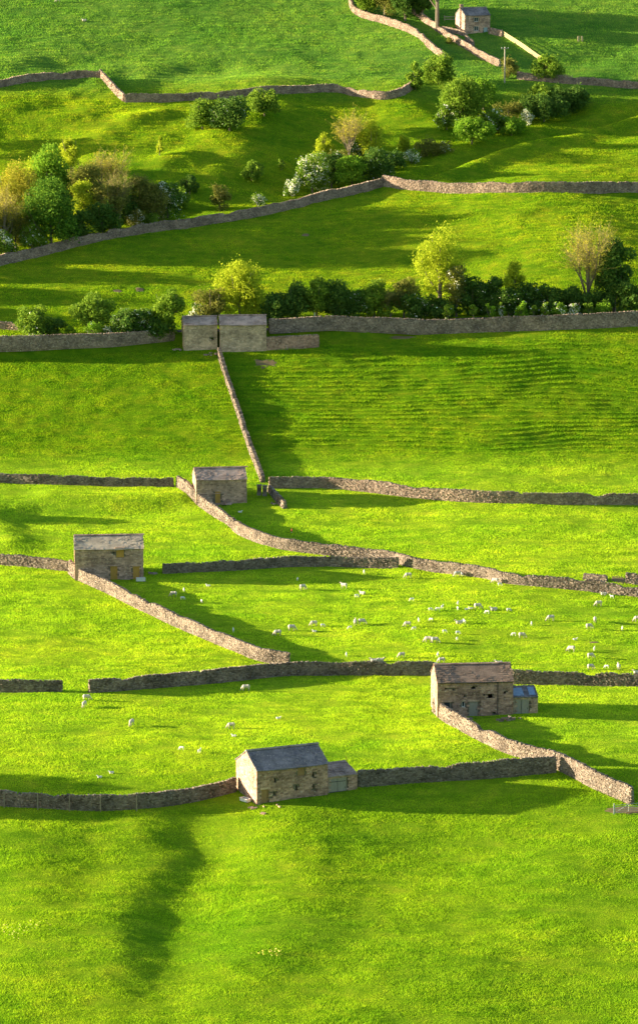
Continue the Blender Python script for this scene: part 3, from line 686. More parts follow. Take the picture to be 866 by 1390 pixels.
# --- the house
b = Building('stone_house', 630.5, 46.5, 20, 6.0, 'small two storey stone house with slate roof and two windows, at the top', 'house')
L = b.loc(664.5, 46)[0]; He = b.loc(631, 20.5)[1]
w1 = b.rect(643.5, 23.5, 649, 29.5); w2 = b.rect(643.5, 35.5, 649, 42); d1 = b.rect(656.5, 37.2, 661.5, 47); d1 = (d1[0], d1[1], -.1, d1[3])
shell(L, 6.0, He, 1.7, [w1, w2, d1], 'greystone', b.root); rf = roof(L, 6.0, He, 1.7, 'slate_blue', b.root, rows=10, lo=.3, hi=.5)
window(b.root, w1); window(b.root, w2); door(b.root, d1, 'paleblue')
cb = MB(); face(cb, (-.05, 2.6, He+1.0), (1, 0, 0), (0, -1, 0), .7, lambda u: 1.5, [], z0=0); cb.box(-.03, .63, 2.62, 3.38, He+1, He+2.45, .01); cb.box(-.1, .7, 2.52, 3.48, He+2.46, He+2.56)
cb.build('chimney', M['greystone'], rf)
FOOT.append((np.array([b.p[:2] + b.u[:2]*t - b.n[:2]*3 for t in (3, 4, L-3)]), 3.2))

# ------------------------------------------------------------------ trees and shrubs
def tube(pts, rad, k=5):
    pts = np.array(pts, float); n = len(pts); V = []
    for i in range(n):
        d = pts[min(i+1, n-1)] - pts[max(i-1, 0)]; d /= (np.linalg.norm(d) + 1e-9)
        a = np.cross(d, (0.3, 1, 0.1)); a /= (np.linalg.norm(a) + 1e-9); c = np.cross(d, a)
        for j in range(k): V.append(pts[i] + rad[i]*(math.cos(2*math.pi*j/k)*a + math.sin(2*math.pi*j/k)*c))
    Fq = [[i*k+j, i*k+(j+1) % k, (i+1)*k+(j+1) % k, (i+1)*k+j] for i in range(n-1) for j in range(k)]
    return np.array(V), np.array(Fq)
class TB(MB):
    def tube(s, pts, rad, k=5): V, Fq = tube(pts, rad, k); return s.quads(V, Fq)
def leaves(C, size, flat=.5):
    n = len(C); a = rng.normal(size=(n, 3)); a /= np.linalg.norm(a, axis=1)[:, None]
    b_ = rng.normal(size=(n, 3)); c = np.cross(a, b_); c /= np.linalg.norm(c, axis=1)[:, None]; d = np.cross(a, c)
    s = (size * rng.uniform(.6, 1.3, n))[:, None]
    V = np.stack([C - c*s*.5, C + d*s*.32 + a*s*.08, C + c*s*.5, C - d*s*.32 + a*s*.08], 1).reshape(-1, 3)
    return V, np.arange(n*4).reshape(-1, 4)
def tree(px, base, top, wpx, kind, label, blossom=0.0, bare=False, name=None, trunk=.12, dens=1.0, upright=False, cat=None, group=None):
    p = at(px, base); s = pxs(p); h = (base - top)/s*1.05
    if group == G2 and kind in ('dark', 'olive') and h < 8: h *= random.uniform(.8, 1.1)
    if group == 'bushes along the wall top': y_ = float(road_y(p[0])) - 2.55; p = np.array([p[0], y_, hz(p[0], y_)]); h = max(h, 3.8)
    r = wpx/2/s * (1.0 if kind == 'yellow' else 1.25 if group in (G1, G2) and not bare else 1.1)
    nm = name or ('tree' if h > 6.5 else 'bush'); root = empty(nm, p); tag(root, label, cat or nm, group)
    lean = random.uniform(-.3, .3)
    tb = TB(); H0 = h*trunk
    nl = random.randint(5, 9) if not bare else random.randint(10, 14)
    tips = []
    tr = max(.05, h*.022)
    top_c = np.array([lean, 0, h*(.75 if upright or bare else .6)])
    if True:
        tb.tube([(0, 0, -.4), (lean*.2, 0, H0+.05*h), tuple(top_c*.6), tuple(top_c)], [tr*1.25, tr, tr*.65, tr*.25], 6)
        for k in range(nl):
            a = 2*math.pi*k/nl + random.uniform(-.4, .4); z0 = h*random.uniform(trunk*.7, .5); st = np.array([lean*z0/h, 0, z0])
            el = random.uniform(.5, .95) if not bare else random.uniform(.35, .98)
            e = np.array([math.cos(a)*r*el*random.uniform(.5, .95), math.sin(a)*r*el*random.uniform(.5, .95), h*random.uniform(.45, .88)])
            m_ = (st+e)/2 + np.array([math.cos(a), math.sin(a), 0])*r*.12
            tb.tube([st, m_, e], [tr*.5, tr*.3, tr*.1], 4); tips.append((m_, e))
    tb.build('trunk', M['bark'], root)
    if bare:
        # fan of fine ascending twigs
        wb = TB(); tipc = []
        for m_, e in tips + [(top_c*.6, top_c)]:
            for q in range(int(14*dens)):
                t = random.uniform(0, 1); st = m_*(1-t) + e*t
                d = np.array([random.gauss(0, .45), random.gauss(0, .45), random.uniform(.5, 1.1)]); d[:2] += (e[:2]/(r+.1))*.35; d /= np.linalg.norm(d)
                l = random.uniform(.12, .30)*h; en = st + d*l; mm = st + d*l*.5 + np.array([random.gauss(0, .1), random.gauss(0, .1), 0])
                wb.tube([st, mm, en], [.035, .022, .01], 3); tipc += [en, mm]
                for w_ in range(3):
                    d2 = d + np.array([random.gauss(0, .5), random.gauss(0, .5), random.gauss(0, .3)]); s2 = mm*(1-w_/3) + en*w_/3; e2 = s2 + d2*l*.45
                    wb.tube([s2, e2], [.018, .008], 3); tipc.append(e2)
        wb.build('twigs', M['twig'], root)
        tipc = np.array(tipc); k = int(len(tipc)*2.4)
        C = tipc[rng.integers(0, len(tipc), k)] + rng.normal(0, .16, (k, 3))
        V, Fq = leaves(C, .26); mk('crown', V, Fq, M[kind], root); return root
    # leaf clumps: lobes scattered through the crown volume, plus loose outliers
    isb = h < 8.6; z0 = -.1 if isb else H0*.45; Hc = h - z0; n_l = int(9 + r*3.5 + Hc)
    L_ = []
    for k in range(n_l):
        v = rng.normal(size=3); v /= np.linalg.norm(v); q = rng.uniform(.15, 1)**.5
        rl = rng.uniform(.24, .42) * min(r, Hc*.6)
        zz = v[2]*q
        wd = 1.0
        if upright: wd = math.sqrt(max(.05, 1-(zz+1)/2))
        elif zz < 0: wd = 1/max(.55, math.sqrt(max(.01, 1-zz*zz)))*(1.0 if isb else .9)
        c = np.array([v[0]*q*(r-rl*.75)*wd + lean*(zz+1)/2, v[1]*q*(r-rl*.75)*wd*.9, z0 + Hc*.5 + zz*(Hc*.5-rl*.55)]); L_.append((c, rl))
    lr = np.array([l[1] for l in L_]); lc = np.array([l[0] for l in L_])
    nleaf = int(np.clip(190*r*Hc*dens, 400, 16000)); pick = rng.choice(len(L_), nleaf, p=lr**2/np.sum(lr**2))
    v = rng.normal(size=(nleaf, 3)); v /= np.linalg.norm(v, axis=1)[:, None]; rad = rng.uniform(.35, 1.08, nleaf)**.5
    C = lc[pick] + v*(lr[pick]*rad)[:, None]*np.array([1, 1, .85]); C[:, 2] = np.maximum(C[:, 2], .05)
    C += rng.normal(0, (.13 if kind in ('yellow', 'gold', 'olive') else .08)*r, C.shape) * (rng.uniform(0, 1, (nleaf, 1)) < .3)
    sz = np.full(nleaf, (.40 if kind in ('yellow', 'gold', 'olive') else .52) if h > 4 else .36) * rng.uniform(.6, 1.2, nleaf)
    # clump-wise holes
    keep = vn(C[:, 0]*1.0 + C[:, 2]*.7, C[:, 1] + C[:, 2]*.6, .9, int(px)) > -.33
    C = C[keep]; sz = sz[keep]
    if blossom > 0:
        m_ = (vn(C[:, 0] + C[:, 2]*.8, C[:, 1] - C[:, 2]*.5, .7, int(px)+7) > .36 - .62*blossom) & (rng.uniform(0, 1, len(C)) < .35+.5*blossom)
        V, Fq = leaves(C[m_], sz[m_]*.8); 
        if m_.any(): mk('blossom', V, Fq, M['blossom'], root)
        C = C[~m_]; sz = sz[~m_]
    V, Fq = leaves(C, sz); mk('crown', V, Fq, M[kind], root)
    return root

G1 = 'trees of the gully thicket'; G2 = 'hedge shrubs along the lane'; G3 = 'bushes on the hill'
T = [
 # px, base, top, width, kind, label, options
 (18, 322, 222, 62, 'gold', 'golden brown tree at the left edge of the thicket', dict(group=G1, dens=.8)),
 (8, 345, 262, 50, 'gold', 'twiggy brown tree in the left corner of the thicket, leaning on the edge', dict(group=G1, bare=True, dens=1.3)),
 (60, 255, 205, 50, 'yellow', 'yellow green tree rising behind the dark sycamore', dict(group=G1)),
 (72, 292, 202, 60, 'bright', 'tall bright green tree above the dark sycamore', dict(group=G1)),
 (97, 242, 184, 34, 'yellow', 'small lime yellow tree at the very top of the thicket', dict(group=G1)),
 (70, 338, 245, 74, 'sycamore', 'big dark green sycamore with broad leaves at the front of the thicket', dict(group=G1, dens=1.25)),
 (118, 300, 225, 50, 'olive', 'olive tree just right of the sycamore', dict(group=G1)),
 (138, 285, 212, 48, 'gold', 'brown leafless tree in the middle of the thicket', dict(group=G1, bare=True)),
 (38, 300, 226, 52, 'yellow', 'yellow green tree between the golden brown tree and the sycamore top', dict(group=G1)),
 (150, 312, 246, 44, 'olive', 'olive green tree behind the slender tree trunk', dict(group=G1)),
 (210, 302, 250, 40, 'olive', 'rounded olive tree left of the blossoming hawthorn at the thicket end', dict(group=G1)),
 (240, 284, 256, 30, 'mid', 'green bush peeping out behind the blossoming hawthorn at the thicket end', dict(group=G1)),
 (22, 338, 288, 52, 'olive', 'olive scrub filling the foot of the golden brown tree at the left edge', dict(group=G1)),
 (44, 342, 306, 40, 'mid', 'low green bush with pale flecks left of the sycamore trunk', dict(group=G1, blossom=.15)),
 (4, 352, 312, 36, 'mid', 'small bush with pale blossom in the left corner by the wall', dict(group=G1, blossom=.4)),
 (168, 302, 262, 46, 'dark', 'dark shrub behind the slender tree and the upright olive tree', dict(group=G1)),
 (462, 236, 204, 40, 'olive', 'olive shrub under the golden bare tree of the middle copse', dict(group=G1, blossom=.1)),
 (113, 312, 238, 40, 'yellow', 'yellow topped tree between the sycamore and the slender tree', dict(group=G1)),
 (152, 280, 214, 50, 'gold', 'pale twiggy tree behind the slender tree', dict(group=G1, bare=True)),
 (163, 311, 237, 44, 'olive', 'slender pale stemmed tree with sparse leaves by the wall', dict(group=G1, bare=True, dens=.8)),
 (192, 300, 240, 40, 'olive', 'upright olive tree right of the slender tree', dict(group=G1)),
 (140, 320, 275, 44, 'dark', 'dark shrub low under the thicket by the wall', dict(group=G1)),
 (105, 328, 285, 44, 'dark', 'dark shrub beside the foot of the sycamore', dict(group=G1)),
 (228, 297, 247, 42, 'dark', 'hawthorn bush with sprays of white blossom at the right end of the thicket', dict(group=G1, blossom=.35)),
 (185, 308, 285, 26, 'olive', 'low scrubby bush with white flecks by the wall, under the upright olive tree', dict(group=G1, blossom=.3)),
 (206, 306, 288, 22, 'mid', 'small round green bush touching the wall', dict(group=G1)),
 (258, 264, 238, 26, 'dark', 'small dark bush alone on the slope right of the thicket', dict(group=G3)),
 (299, 286, 248, 27, 'olive', 'yellowish green bush standing on the wall line, right of the thicket', dict(group=G3)),
 (349, 281, 262, 24, 'mid', 'very small hawthorn with white blossom on the wall line', dict(group=G3, blossom=.6)),
 (342, 245, 219, 33, 'mid', 'round green bush alone in the rough pasture', dict(group=G3)),
 (217, 211, 185, 14, 'yellow', 'thin yellow green sapling alone in the rough pasture', dict(group=G3, name='sapling', cat='sapling', upright=True)),
 (382, 231, 214, 14, 'mid', 'tiny green bush left of the white hawthorn', dict(group=G3)),
 (397, 268, 240, 20, 'mid', 'slim white flowering hawthorn by the wall', dict(group=G1, blossom=.65, name='bush', cat='bush')),
 (424, 262, 203, 44, 'mid', 'large hawthorn covered with white blossom at the left of the middle copse', dict(group=G1, blossom=.5)),
 (450, 255, 205, 36, 'dark', 'dark green tree behind the round bright tree', dict(group=G1, blossom=.1)),
 (440, 215, 182, 30, 'yellow', 'small yellow tree at the back left of the middle copse', dict(group=G1)),
 (474, 225, 153, 46, 'gold', 'pale golden bare tree, tallest of the middle copse', dict(group=G1, bare=True, dens=1.2)),
 (503, 222, 163, 44, 'yellow', 'yellow green tree beside the golden bare tree', dict(group=G1)),
 (478, 254, 212, 42, 'bright', 'round bright green tree at the front of the middle copse', dict(group=G1)),
 (512, 243, 200, 40, 'dark', 'dark shrub right of the round bright tree, low', dict(group=G1, blossom=.12)),
 (490, 215, 188, 30, 'dark', 'dark hawthorn with a little blossom in the heart of the copse', dict(group=G1, blossom=.4)),
 (534, 232, 204, 34, 'dark', 'low dark shrub between the middle copse and the small yellow bush', dict(group=G1)),
 (551, 210, 181, 26, 'yellow', 'small yellow green bush in the gully', dict(group=G1)),
 (558, 222, 202, 26, 'mid', 'white blossoming hawthorn below the small yellow bush', dict(group=G1, blossom=.7)),
 (580, 212, 188, 34, 'olive', 'olive scrub bush in the gully', dict(group=G1)),
 (604, 208, 192, 24, 'olive', 'low olive scrub at the foot of the gully trees', dict(group=G1, blossom=.1)),
 (275, 176, 133, 46, 'mid', 'left bush of the dark pair under the top wall', dict(group=G3)),
 (312, 178, 129, 60, 'dark', 'broad dark bush at the centre of the clump under the top wall', dict(group=G3, blossom=.06)),
 (359, 158, 121, 46, 'mid', 'green bush just right of the dark clump under the top wall', dict(group=G3)),
 (628, 175, 107, 60, 'mid', 'tall pale green tree in the right gully copse', dict(group=G1)),
 (656, 150, 108, 40, 'bright', 'pale green bush topping the right gully copse', dict(group=G1)),
 (606, 176, 142, 30, 'mid', 'hawthorn bush at the left of the right gully copse', dict(group=G1, blossom=.25)),
 (640, 196, 160, 50, 'bright', 'light green tree at the front of the right gully copse', dict(group=G1)),
 (668, 182, 146, 40, 'mid', 'hawthorn speckled with blossom in the right gully copse', dict(group=G1, blossom=.35)),
 (694, 184, 158, 34, 'bright', 'rounded light green bush right of the gully copse', dict(group=G1)),
 (716, 170, 149, 20, 'mid', 'small white blossoming hawthorn at the right end of the gully copse', dict(group=G1, blossom=.85)),
 (690, 165, 138, 40, 'olive', 'olive bush behind the rounded light green bush', dict(group=G1)),
 (738, 165, 128, 60, 'dark', 'dark bush mass beyond the white hawthorn', dict(group=G1)),
 (772, 152, 118, 56, 'dark', 'dark bush at the upper end of the gully', dict(group=G1)),
 (740, 140, 112, 40, 'mid', 'green bush behind the dark gully bushes', dict(group=G1)),
 (563, 122, 85, 24, 'mid', 'bush at the curled end of the long grey wall', dict(group=G3)),
 (596, 115, 74, 50, 'mid', 'rounded dark green bush at the lower end of the curving track wall', dict(group=G3)),
 (690, 106, 79, 28, 'olive', 'bush beside the utility pole', dict(group=G3)),
 (742, 109, 73, 44, 'mid', 'round green bush at the lower end of the timber fence', dict(group=G3)),
 (497, 20, -40, 40, 'mid', 'green tree at the top edge, left of the dark tree group', dict(group='trees above the track')),
 (522, 24, -38, 46, 'olive', 'pale leaved tree at the top edge, in the centre of the dark tree group', dict(group='trees above the track')),
 (550, 28, -38, 46, 'dark', 'dark tree at the top edge above the green track', dict(group='trees above the track')),
 (573, 26, -38, 34, 'dark', 'dark tree at the top edge next to the bare ash', dict(group='trees above the track')),
 (593, 42, -60, 56, 'olive', 'tall bare ash with a thick trunk beside the stone house', dict(group='trees above the track', bare=True, trunk=.35)),
 (611, 60, 50, 12, 'olive', 'tiny weed bush by the tumbledown wall', dict(group=G3)),
 # hedge along the lane, left of the barns
 (47, 460, 414, 42, 'mid', 'green bush at the left end of the lane hedge', dict(group=G2, blossom=.05)),
 (72, 458, 425, 34, 'dark', 'dark bush filling the hedge between two greener bushes', dict(group=G2)),
 (54, 466, 448, 18, 'mid', 'small bush with white flowers in front of the leftmost hedge bush', dict(group=G2, blossom=.5)),
 (128, 452, 398, 52, 'mid', 'large round bush in the left part of the lane hedge', dict(group=G2)),
 (98, 458, 442, 16, 'bright', 'little bright yellow green bush in front of the hedge', dict(group=G2)),
 (125, 462, 436, 26, 'bright', 'light green bush below the large round bush', dict(group=G2, blossom=.05)),
 (148, 460, 436, 16, 'dark', 'slim whitish flowering bush right of the large round bush', dict(group=G2, blossom=.55)),
 (172, 458, 418, 40, 'dark', 'dark blossoming bush in the middle of the left hedge', dict(group=G2, blossom=.18)),
 (196, 456, 418, 36, 'dark', 'dark hawthorn with white specks left of the tall hedge bush', dict(group=G2, blossom=.25)),
 (228, 458, 391, 42, 'mid', 'tall bush with pale top just left of the twin barns', dict(group=G2)),
 (214, 462, 428, 34, 'dark', 'dark low bush at the foot of the tall pale topped bush', dict(group=G2)),
 # hedge right of the barns
 (270, 440, 412, 24, 'dark', 'whitish flowering shrub behind the left twin barn', dict(group=G2, blossom=.7)),
 (288, 440, 388, 46, 'olive', 'olive bush behind the left twin barn', dict(group=G2)),
 (326, 436, 350, 74, 'yellow', 'big bright yellow willow behind the right twin barn', dict(group=G2, dens=1.2)),
 (350, 438, 395, 46, 'yellow', 'lower yellow green bush leaning on the yellow willow', dict(group=G2)),
 (375, 440, 392, 44, 'dark', 'dark shrub right of the yellow willow', dict(group=G2)),
 (402, 438, 384, 44, 'dark', 'dark hedge shrub with an olive top, right of the barns', dict(group=G2)),
 (430, 436, 380, 44, 'mid', 'middle green hedge shrub left of the marker post', dict(group=G2)),
 (456, 436, 382, 42, 'dark', 'dark dense hedge shrub, second one right of the olive topped shrub', dict(group=G2)),
 (482, 434, 384, 40, 'dark', 'blossom speckled hedge shrub left of the brown scrub', dict(group=G2, blossom=.18)),
 (508, 434, 380, 40, 'mid', 'yellowish topped hedge shrub below the pasture', dict(group=G2)),
 (530, 434, 388, 38, 'olive', 'brown twiggy hedge scrub beside the white post', dict(group=G2, bare=True)),
 (548, 432, 376, 36, 'olive', 'olive twiggy shrub just left of the trunked yellow tree', dict(group=G2)),
 (560, 434, 402, 40, 'dark', 'dark shrub behind the white post', dict(group=G2, blossom=.15)),
 (597, 424, 310, 76, 'yellow', 'tall yellow green tree with a visible trunk rising from the hedge', dict(group=G2, dens=.75, trunk=.25)),
 (592, 432, 396, 42, 'dark', 'dark shrub at the foot of the tall yellow green tree', dict(group=G2, blossom=.1)),
 (619, 430, 362, 32, 'olive', 'hawthorn with cream blossom right of the tall yellow green tree', dict(group=G2, blossom=.3)),
 (640, 428, 374, 42, 'dark', 'dark hedge shrub with a green crown, right of the cream hawthorn', dict(group=G2)),
 (664, 428, 380, 40, 'dark', 'white flecked dark hedge shrub in the right hedge', dict(group=G2, blossom=.2)),
 (694, 428, 354, 38, 'yellow', 'small yellow green tree in the middle of the right hedge', dict(group=G2)),
 (690, 430, 388, 44, 'dark', 'dark shrub under the small yellow green tree', dict(group=G2, blossom=.1)),
 (718, 428, 384, 40, 'dark', 'dark blossom flecked shrub right of the small yellow green tree', dict(group=G2, blossom=.22)),
 (745, 428, 386, 40, 'dark', 'dark shrub left of the golden bare tree', dict(group=G2)),
 (797, 424, 316, 76, 'gold', 'large golden bare tree near the right edge', dict(group=G2, bare=True, dens=2.4)),
 (774, 426, 388, 40, 'dark', 'dark shrub below the golden bare tree', dict(group=G2)),
 (833, 424, 328, 48, 'dark', 'tall dark evergreen tree touching the golden bare tree', dict(group=G2)),
 (812, 428, 392, 44, 'dark', 'dark shrub at the foot of the dark evergreen', dict(group=G2)),
 (856, 428, 378, 36, 'dark', 'dark shrub at the right edge of the hedge', dict(group=G2)),
 # bushes on the top of the retaining wall
 (607, 433, 417, 18, 'mid', 'small leafy bush on the verge wall top, leftmost of the row', dict(group='bushes along the wall top', blossom=.25)),
 (642, 432, 418, 13, 'mid', 'very small bush second from the left on the wall top row', dict(group='bushes along the wall top')),
 (663, 431, 416, 17, 'bright', 'small lime green bush on the wall top', dict(group='bushes along the wall top', blossom=.2)),
 (679, 431, 416, 13, 'mid', 'small white flowered bush right of the lime green bush', dict(group='bushes along the wall top', blossom=.6)),
 (706, 430, 413, 19, 'bright', 'rounded yellow green bush in the wall top row', dict(group='bushes along the wall top', blossom=.1)),
 (722, 430, 415, 14, 'mid', 'low green bush between two rounder ones on the wall top', dict(group='bushes along the wall top')),
 (737, 430, 412, 16, 'mid', 'grey green flowering bush on the wall top', dict(group='bushes along the wall top', blossom=.45)),
 (756, 430, 408, 22, 'bright', 'tallest bright bush of the wall top row, with cream flowers', dict(group='bushes along the wall top', blossom=.25)),
 (778, 430, 408, 22, 'mid', 'whitish flowering bush right of the tallest one on the wall top', dict(group='bushes along the wall top', blossom=.65)),
 (797, 430, 412, 16, 'mid', 'plain green bush near the right end of the wall top row', dict(group='bushes along the wall top')),
 (818, 430, 410, 24, 'bright', 'yellow green bush at the right end of the wall top row', dict(group='bushes along the wall top')),
]
for px, base, top, w, kind, lab, opt in T: tree(px, base, top, w, kind, lab, **opt)
# trees just outside the left edge, whose long shadows fall into the picture
for px, base, top, w, kind, lab in [(-365, 1055, 975, 120, 'mid', 'broad tree beyond the left edge of the slate barn meadow'),
    (-330, 1092, 1003, 110, 'mid', 'tall tree beyond the left edge above the posted dark wall'),
    (-150, 400, 352, 90, 'mid', 'tree beyond the left edge of the hill pasture'),
    (-110, 700, 658, 60, 'dark', 'tree beyond the left edge of the barn meadow'),
    (-90, 372, 320, 70, 'mid', 'tree beyond the left edge beside the climbing wall'),
    (-60, 345, 270, 80, 'dark', 'dark tree beyond the left edge behind the climbing wall'),
    (-170, 190, 140, 90, 'mid', 'tree beyond the left edge of the rough pasture'),
    (-120, 428, 392, 70, 'mid', 'tree beyond the left edge of the lane hedge')]:
    tree(px, base, top, w, kind, lab, group='trees beyond the left edge')

# ------------------------------------------------------------------ posts, fences, gate, pole
def post_thing(px, py, hgt, w, mat, label, name='post', cat='post', group=None, rise=0.0, top=None):
    p = at(px, py); o = MB().box(-w/2, w/2, -w/2, w/2, -.3, hgt, .012)
    if top: o.box(-w/2-.03, w/2+.03, -w/2-.03, w/2+.03, hgt+.003, hgt+.05)
    o = o.build(name, M[mat]); o.location = p; tag(o, label, cat, group); return o
for px, py, lab in [(6.5, 1096, 'thin wooden post against the dark wall, nearest the left edge'), (52, 1099, 'thin wooden post against the dark wall, second from the left edge'),
    (95, 1101, 'thin wooden post in the middle of the five along the dark wall'), (137, 1102, 'thin wooden post against the dark wall, second from the barn end'), (186, 1101, 'thin wooden post against the dark wall, nearest the slate roofed barn')]:
    post_thing(px, py, 2.15, .13, 'wood_post', lab, 'fence_post', 'post', 'posts along the dark wall')
post_thing(784.5, 56, 1.2, .45, 'wood_new', 'pale wooden post in the top right field, left one of a pair', 'wooden_post', 'post', 'pair of pale posts', top=True)
post_thing(789.5, 56, 1.2, .45, 'wood_new', 'pale wooden post in the top right field, right one of a pair', 'wooden_post', 'post', 'pair of pale posts', top=True)
# white marker post on the verge
p = at(563, 433); o = MB().box(-.13, .13, -.06, .06, -.2, 1.1).box(-.10, .10, -.05, .05, 1.1, 1.5).box(-.05, .05, -.04, .04, 1.5, 1.75).build('marker_post', M['white']); o.location = p; tag(o, 'white marker post with a pointed top on the lane verge', 'post')
p = at(427, 437); o = MB().box(-.12, .12, -.05, .05, -.2, 1.9).build('marker_post', M['white']); o.location = p; tag(o, 'slim pale marker post in front of the dark hedge', 'post')
# stone gateposts by the foot of the downhill wall
for px, py, lab in [(352, 672, 'squat stone gatepost on the left at the foot of the thin wall'), (359.5, 673, 'squat stone gatepost on the right at the foot of the thin wall')]:
    p = at(px, py); rt = empty('gatepost', p); tag(rt, lab, 'gatepost', 'stone gateposts')
    g_ = MB()
    for k in range(7): g_.box(-.38, .38, -.35, .35, -.3+k*.28, -.03+k*.28, .035)
    g_.build('stonework', M['wallstone'], rt); MB().box(-.44, .44, -.4, .4, 1.67, 1.85, .03).build('cap_stone', M['wallstone'], rt)

def timber_fence(pts, hgt, label, mat='wood_new', rails=3, step=2.4, double=False):
    A = np.array([at(*q)[:2] for q in pts]); Q, T_ = resample(A, step); p0 = np.array([Q[0][0], Q[0][1], hz(*Q[0])])
    rt = empty('timber_fence', p0); tag(rt, label, 'fence', 'timber fences')
    Z = [hz(*q) for q in Q]
    for q, z in zip(Q, Z): MB().box(-.08, .08, -.08, .08, -.3, hgt+.08).build('post', M[mat], rt).location = (q[0]-p0[0], q[1]-p0[1], z-p0[2])
    for k in range(rails):
        mb = MB(); zz = hgt*(k+.6)/(rails)
        for (a, za), (b_, zb) in zip(zip(Q[:-1], Z[:-1]), zip(Q[1:], Z[1:])):
            mb.bar((a[0]-p0[0]-.1, a[1]-p0[1]-.1, za-p0[2]+zz), (b_[0]-p0[0]-.1, b_[1]-p0[1]-.1, zb-p0[2]+zz), .05, .16)
        mb.build('rail', M[mat], rt)
    return rt
timber_fence([(681, 47), (690, 53), (702, 61), (717, 71), (734, 83)], 1.25, 'pale new post and rail fence running downhill from the stone house', rails=4, step=2.0)
timber_fence([(760, 104), (776, 108)], 1.0, 'short pale fence rail right of the round bush', rails=2)
timber_fence([(603, 28), (612, 28), (622, 28)], 1.2, 'small weathered fence between the bare ash and the stone house', mat='wood_grey', rails=2, step=1.8)

# utility pole
p = at(684.5, 113); s = pxs(p); h = (113-64)/s
rt = empty('utility_pole', p); tag(rt, 'tall pale utility pole with a short crossarm below the stone house', 'pole')
tb = TB(); tb.tube([(0, 0, -.5), (0, 0, h)], [.19, .14], 8); tb.build('pole', M['wood_grey'], rt)
MB().box(-.9, .9, -.26, -.16, h-.45, h-.3).build('crossarm', M['wood_grey'], rt)
for x in (-.75, 0, .75):
    tb = TB(); tb.tube([(x, -.21, h-.298), (x, -.21, h-.2), (x, -.21, h-.05)], [.05, .09, .05], 8); tb.build('insulator', M['white'], rt)

# metal gate and muddy gateway
p1 = at(833, 1105); p2 = at(872, 1101)
rt = empty('field_gate', p1); tag(rt, 'galvanised metal field gate at the bottom right, on muddy ground', 'gate')
d = p2 - p1
def gp(t, z): return (d[0]*t, d[1]*t, d[2]*t + z)
tb = TB()
for z in (.15, .38, .6, .85, 1.15): tb.tube([gp(0.02, z), gp(1, z)], [.03, .03], 6)
for t in (.02, .5, 1.0): tb.tube([gp(t, .15), gp(t, 1.15)], [.035, .035], 6)
tb.tube([gp(.02, .15), gp(.5, 1.15)], [.025, .025], 6); tb.build('gate_bars', M['galv'], rt)
MB().box(-.12, .06, -.09, .09, -.3, 1.4).build('gatepost', M['galv'], rt)

# troughs, slabs, rubble
def trough(px, py, L, Wd, Hh, rz, mat, label):
    p = at(px, py); rt = empty('water_trough', p, R(rz)); tag(rt, label, 'trough', 'water troughs'); t = .06
    mb = MB(); mb.box(-L/2, L/2, -Wd/2, -Wd/2+t, .06, Hh); mb.box(-L/2, L/2, Wd/2-t, Wd/2, .06, Hh); mb.box(-L/2, -L/2+t, -Wd/2+t, Wd/2-t, .06, Hh); mb.box(L/2-t, L/2, -Wd/2+t, Wd/2-t, .06, Hh); mb.box(-L/2+t, L/2-t, -Wd/2+t, Wd/2-t, .06, .14)
    mb.box(-L/2-.04, L/2+.04, -Wd/2-.05, -Wd/2-.003, Hh-.06, Hh+.01)
    mb.build('basin', M[mat], rt)
    MB().box(-L/2+t+.003, L/2-t-.003, -Wd/2+t+.003, Wd/2-t-.003, Hh-.14, Hh-.12).build('water', M['glass'], rt)
    fb = MB(); fb.box(-L/2+.1, -L/2+.2, -Wd/2+.05, Wd/2-.05, -.1, .058); fb.box(L/2-.2, L/2-.1, -Wd/2+.05, Wd/2-.05, -.1, .058); fb.build('foot', M['iron'], rt)
trough(191.5, 789, 1.5, .7, .6, 4, 'white', 'white water trough at the right corner of the grey barn')
trough(333, 1088, 1.5, .7, .5, -50, 'white', 'white bath trough at the sunlit gable of the slate roofed barn')
def slabs(px, py, n, spread, size, mat, label, name, cat, flat=True):
    p = at(px, py); mb = MB(); C = []; A = []
    for k in range(n):
        x = random.gauss(0, spread); y = random.gauss(0, spread*.5); z = hz(p[0]+x, p[1]+y) - p[2]
        a = random.uniform(0, 3.1); e = size*random.uniform(.5, 1.2)
        mb.boxes([[x, y, z + .05 + (0 if flat else random.uniform(0, .35)*max(0, 1-abs(x)/spread/1.5))]], (math.cos(a), math.sin(a), random.uniform(-.15, .15)), (-math.sin(a), math.cos(a), random.uniform(-.15, .15)), (0, 0, 1), e, e*.6, .09 if flat else e*.45, .04)
    o = mb.build(name, M[mat], None); o.location = p; tag(o, label, cat); return o
slabs(209, 779, 3, .35, .75, 'palestone', 'pale stone slab lying between the grey barn and the dark wall', 'stone_slab', 'slab')
slabs(308, 684, 5, .9, .7, 'greystone', 'flat paving stones in front of the small barn door', 'paving_stones', 'paving')
slabs(689, 978, 16, .8, .35, 'palestone', 'heap of pale rubble at the foot of the brown roofed barn', 'rubble_heap', 'rubble', False)
slabs(291, 481, 6, .9, .35, 'palestone', 'loose stones below the gap between the twin barns', 'rubble_heap', 'rubble', False)
slabs(240, 475, 4, .35, .35, 'palestone', 'few loose stones beside the left corner of the left twin barn', 'loose_stones', 'stones', False)
slabs(372, 684, 5, .4, .25, 'palestone', 'scattered white stones near the end of the short broken wall', 'loose_stones', 'stones', False)
slabs(362, 1096, 8, 1.4, .3, 'greystone', 'worn stones in front of the slate roofed barn door', 'loose_stones', 'stones')
slabs(628, 977, 5, .7, .3, 'palestone', 'pale stones on the ground left of the brown roofed barn door', 'loose_stones', 'stones')
slabs(645, 888+4, 1, .01, .01, 'palestone', 'x', 'tmp', 'tmp')
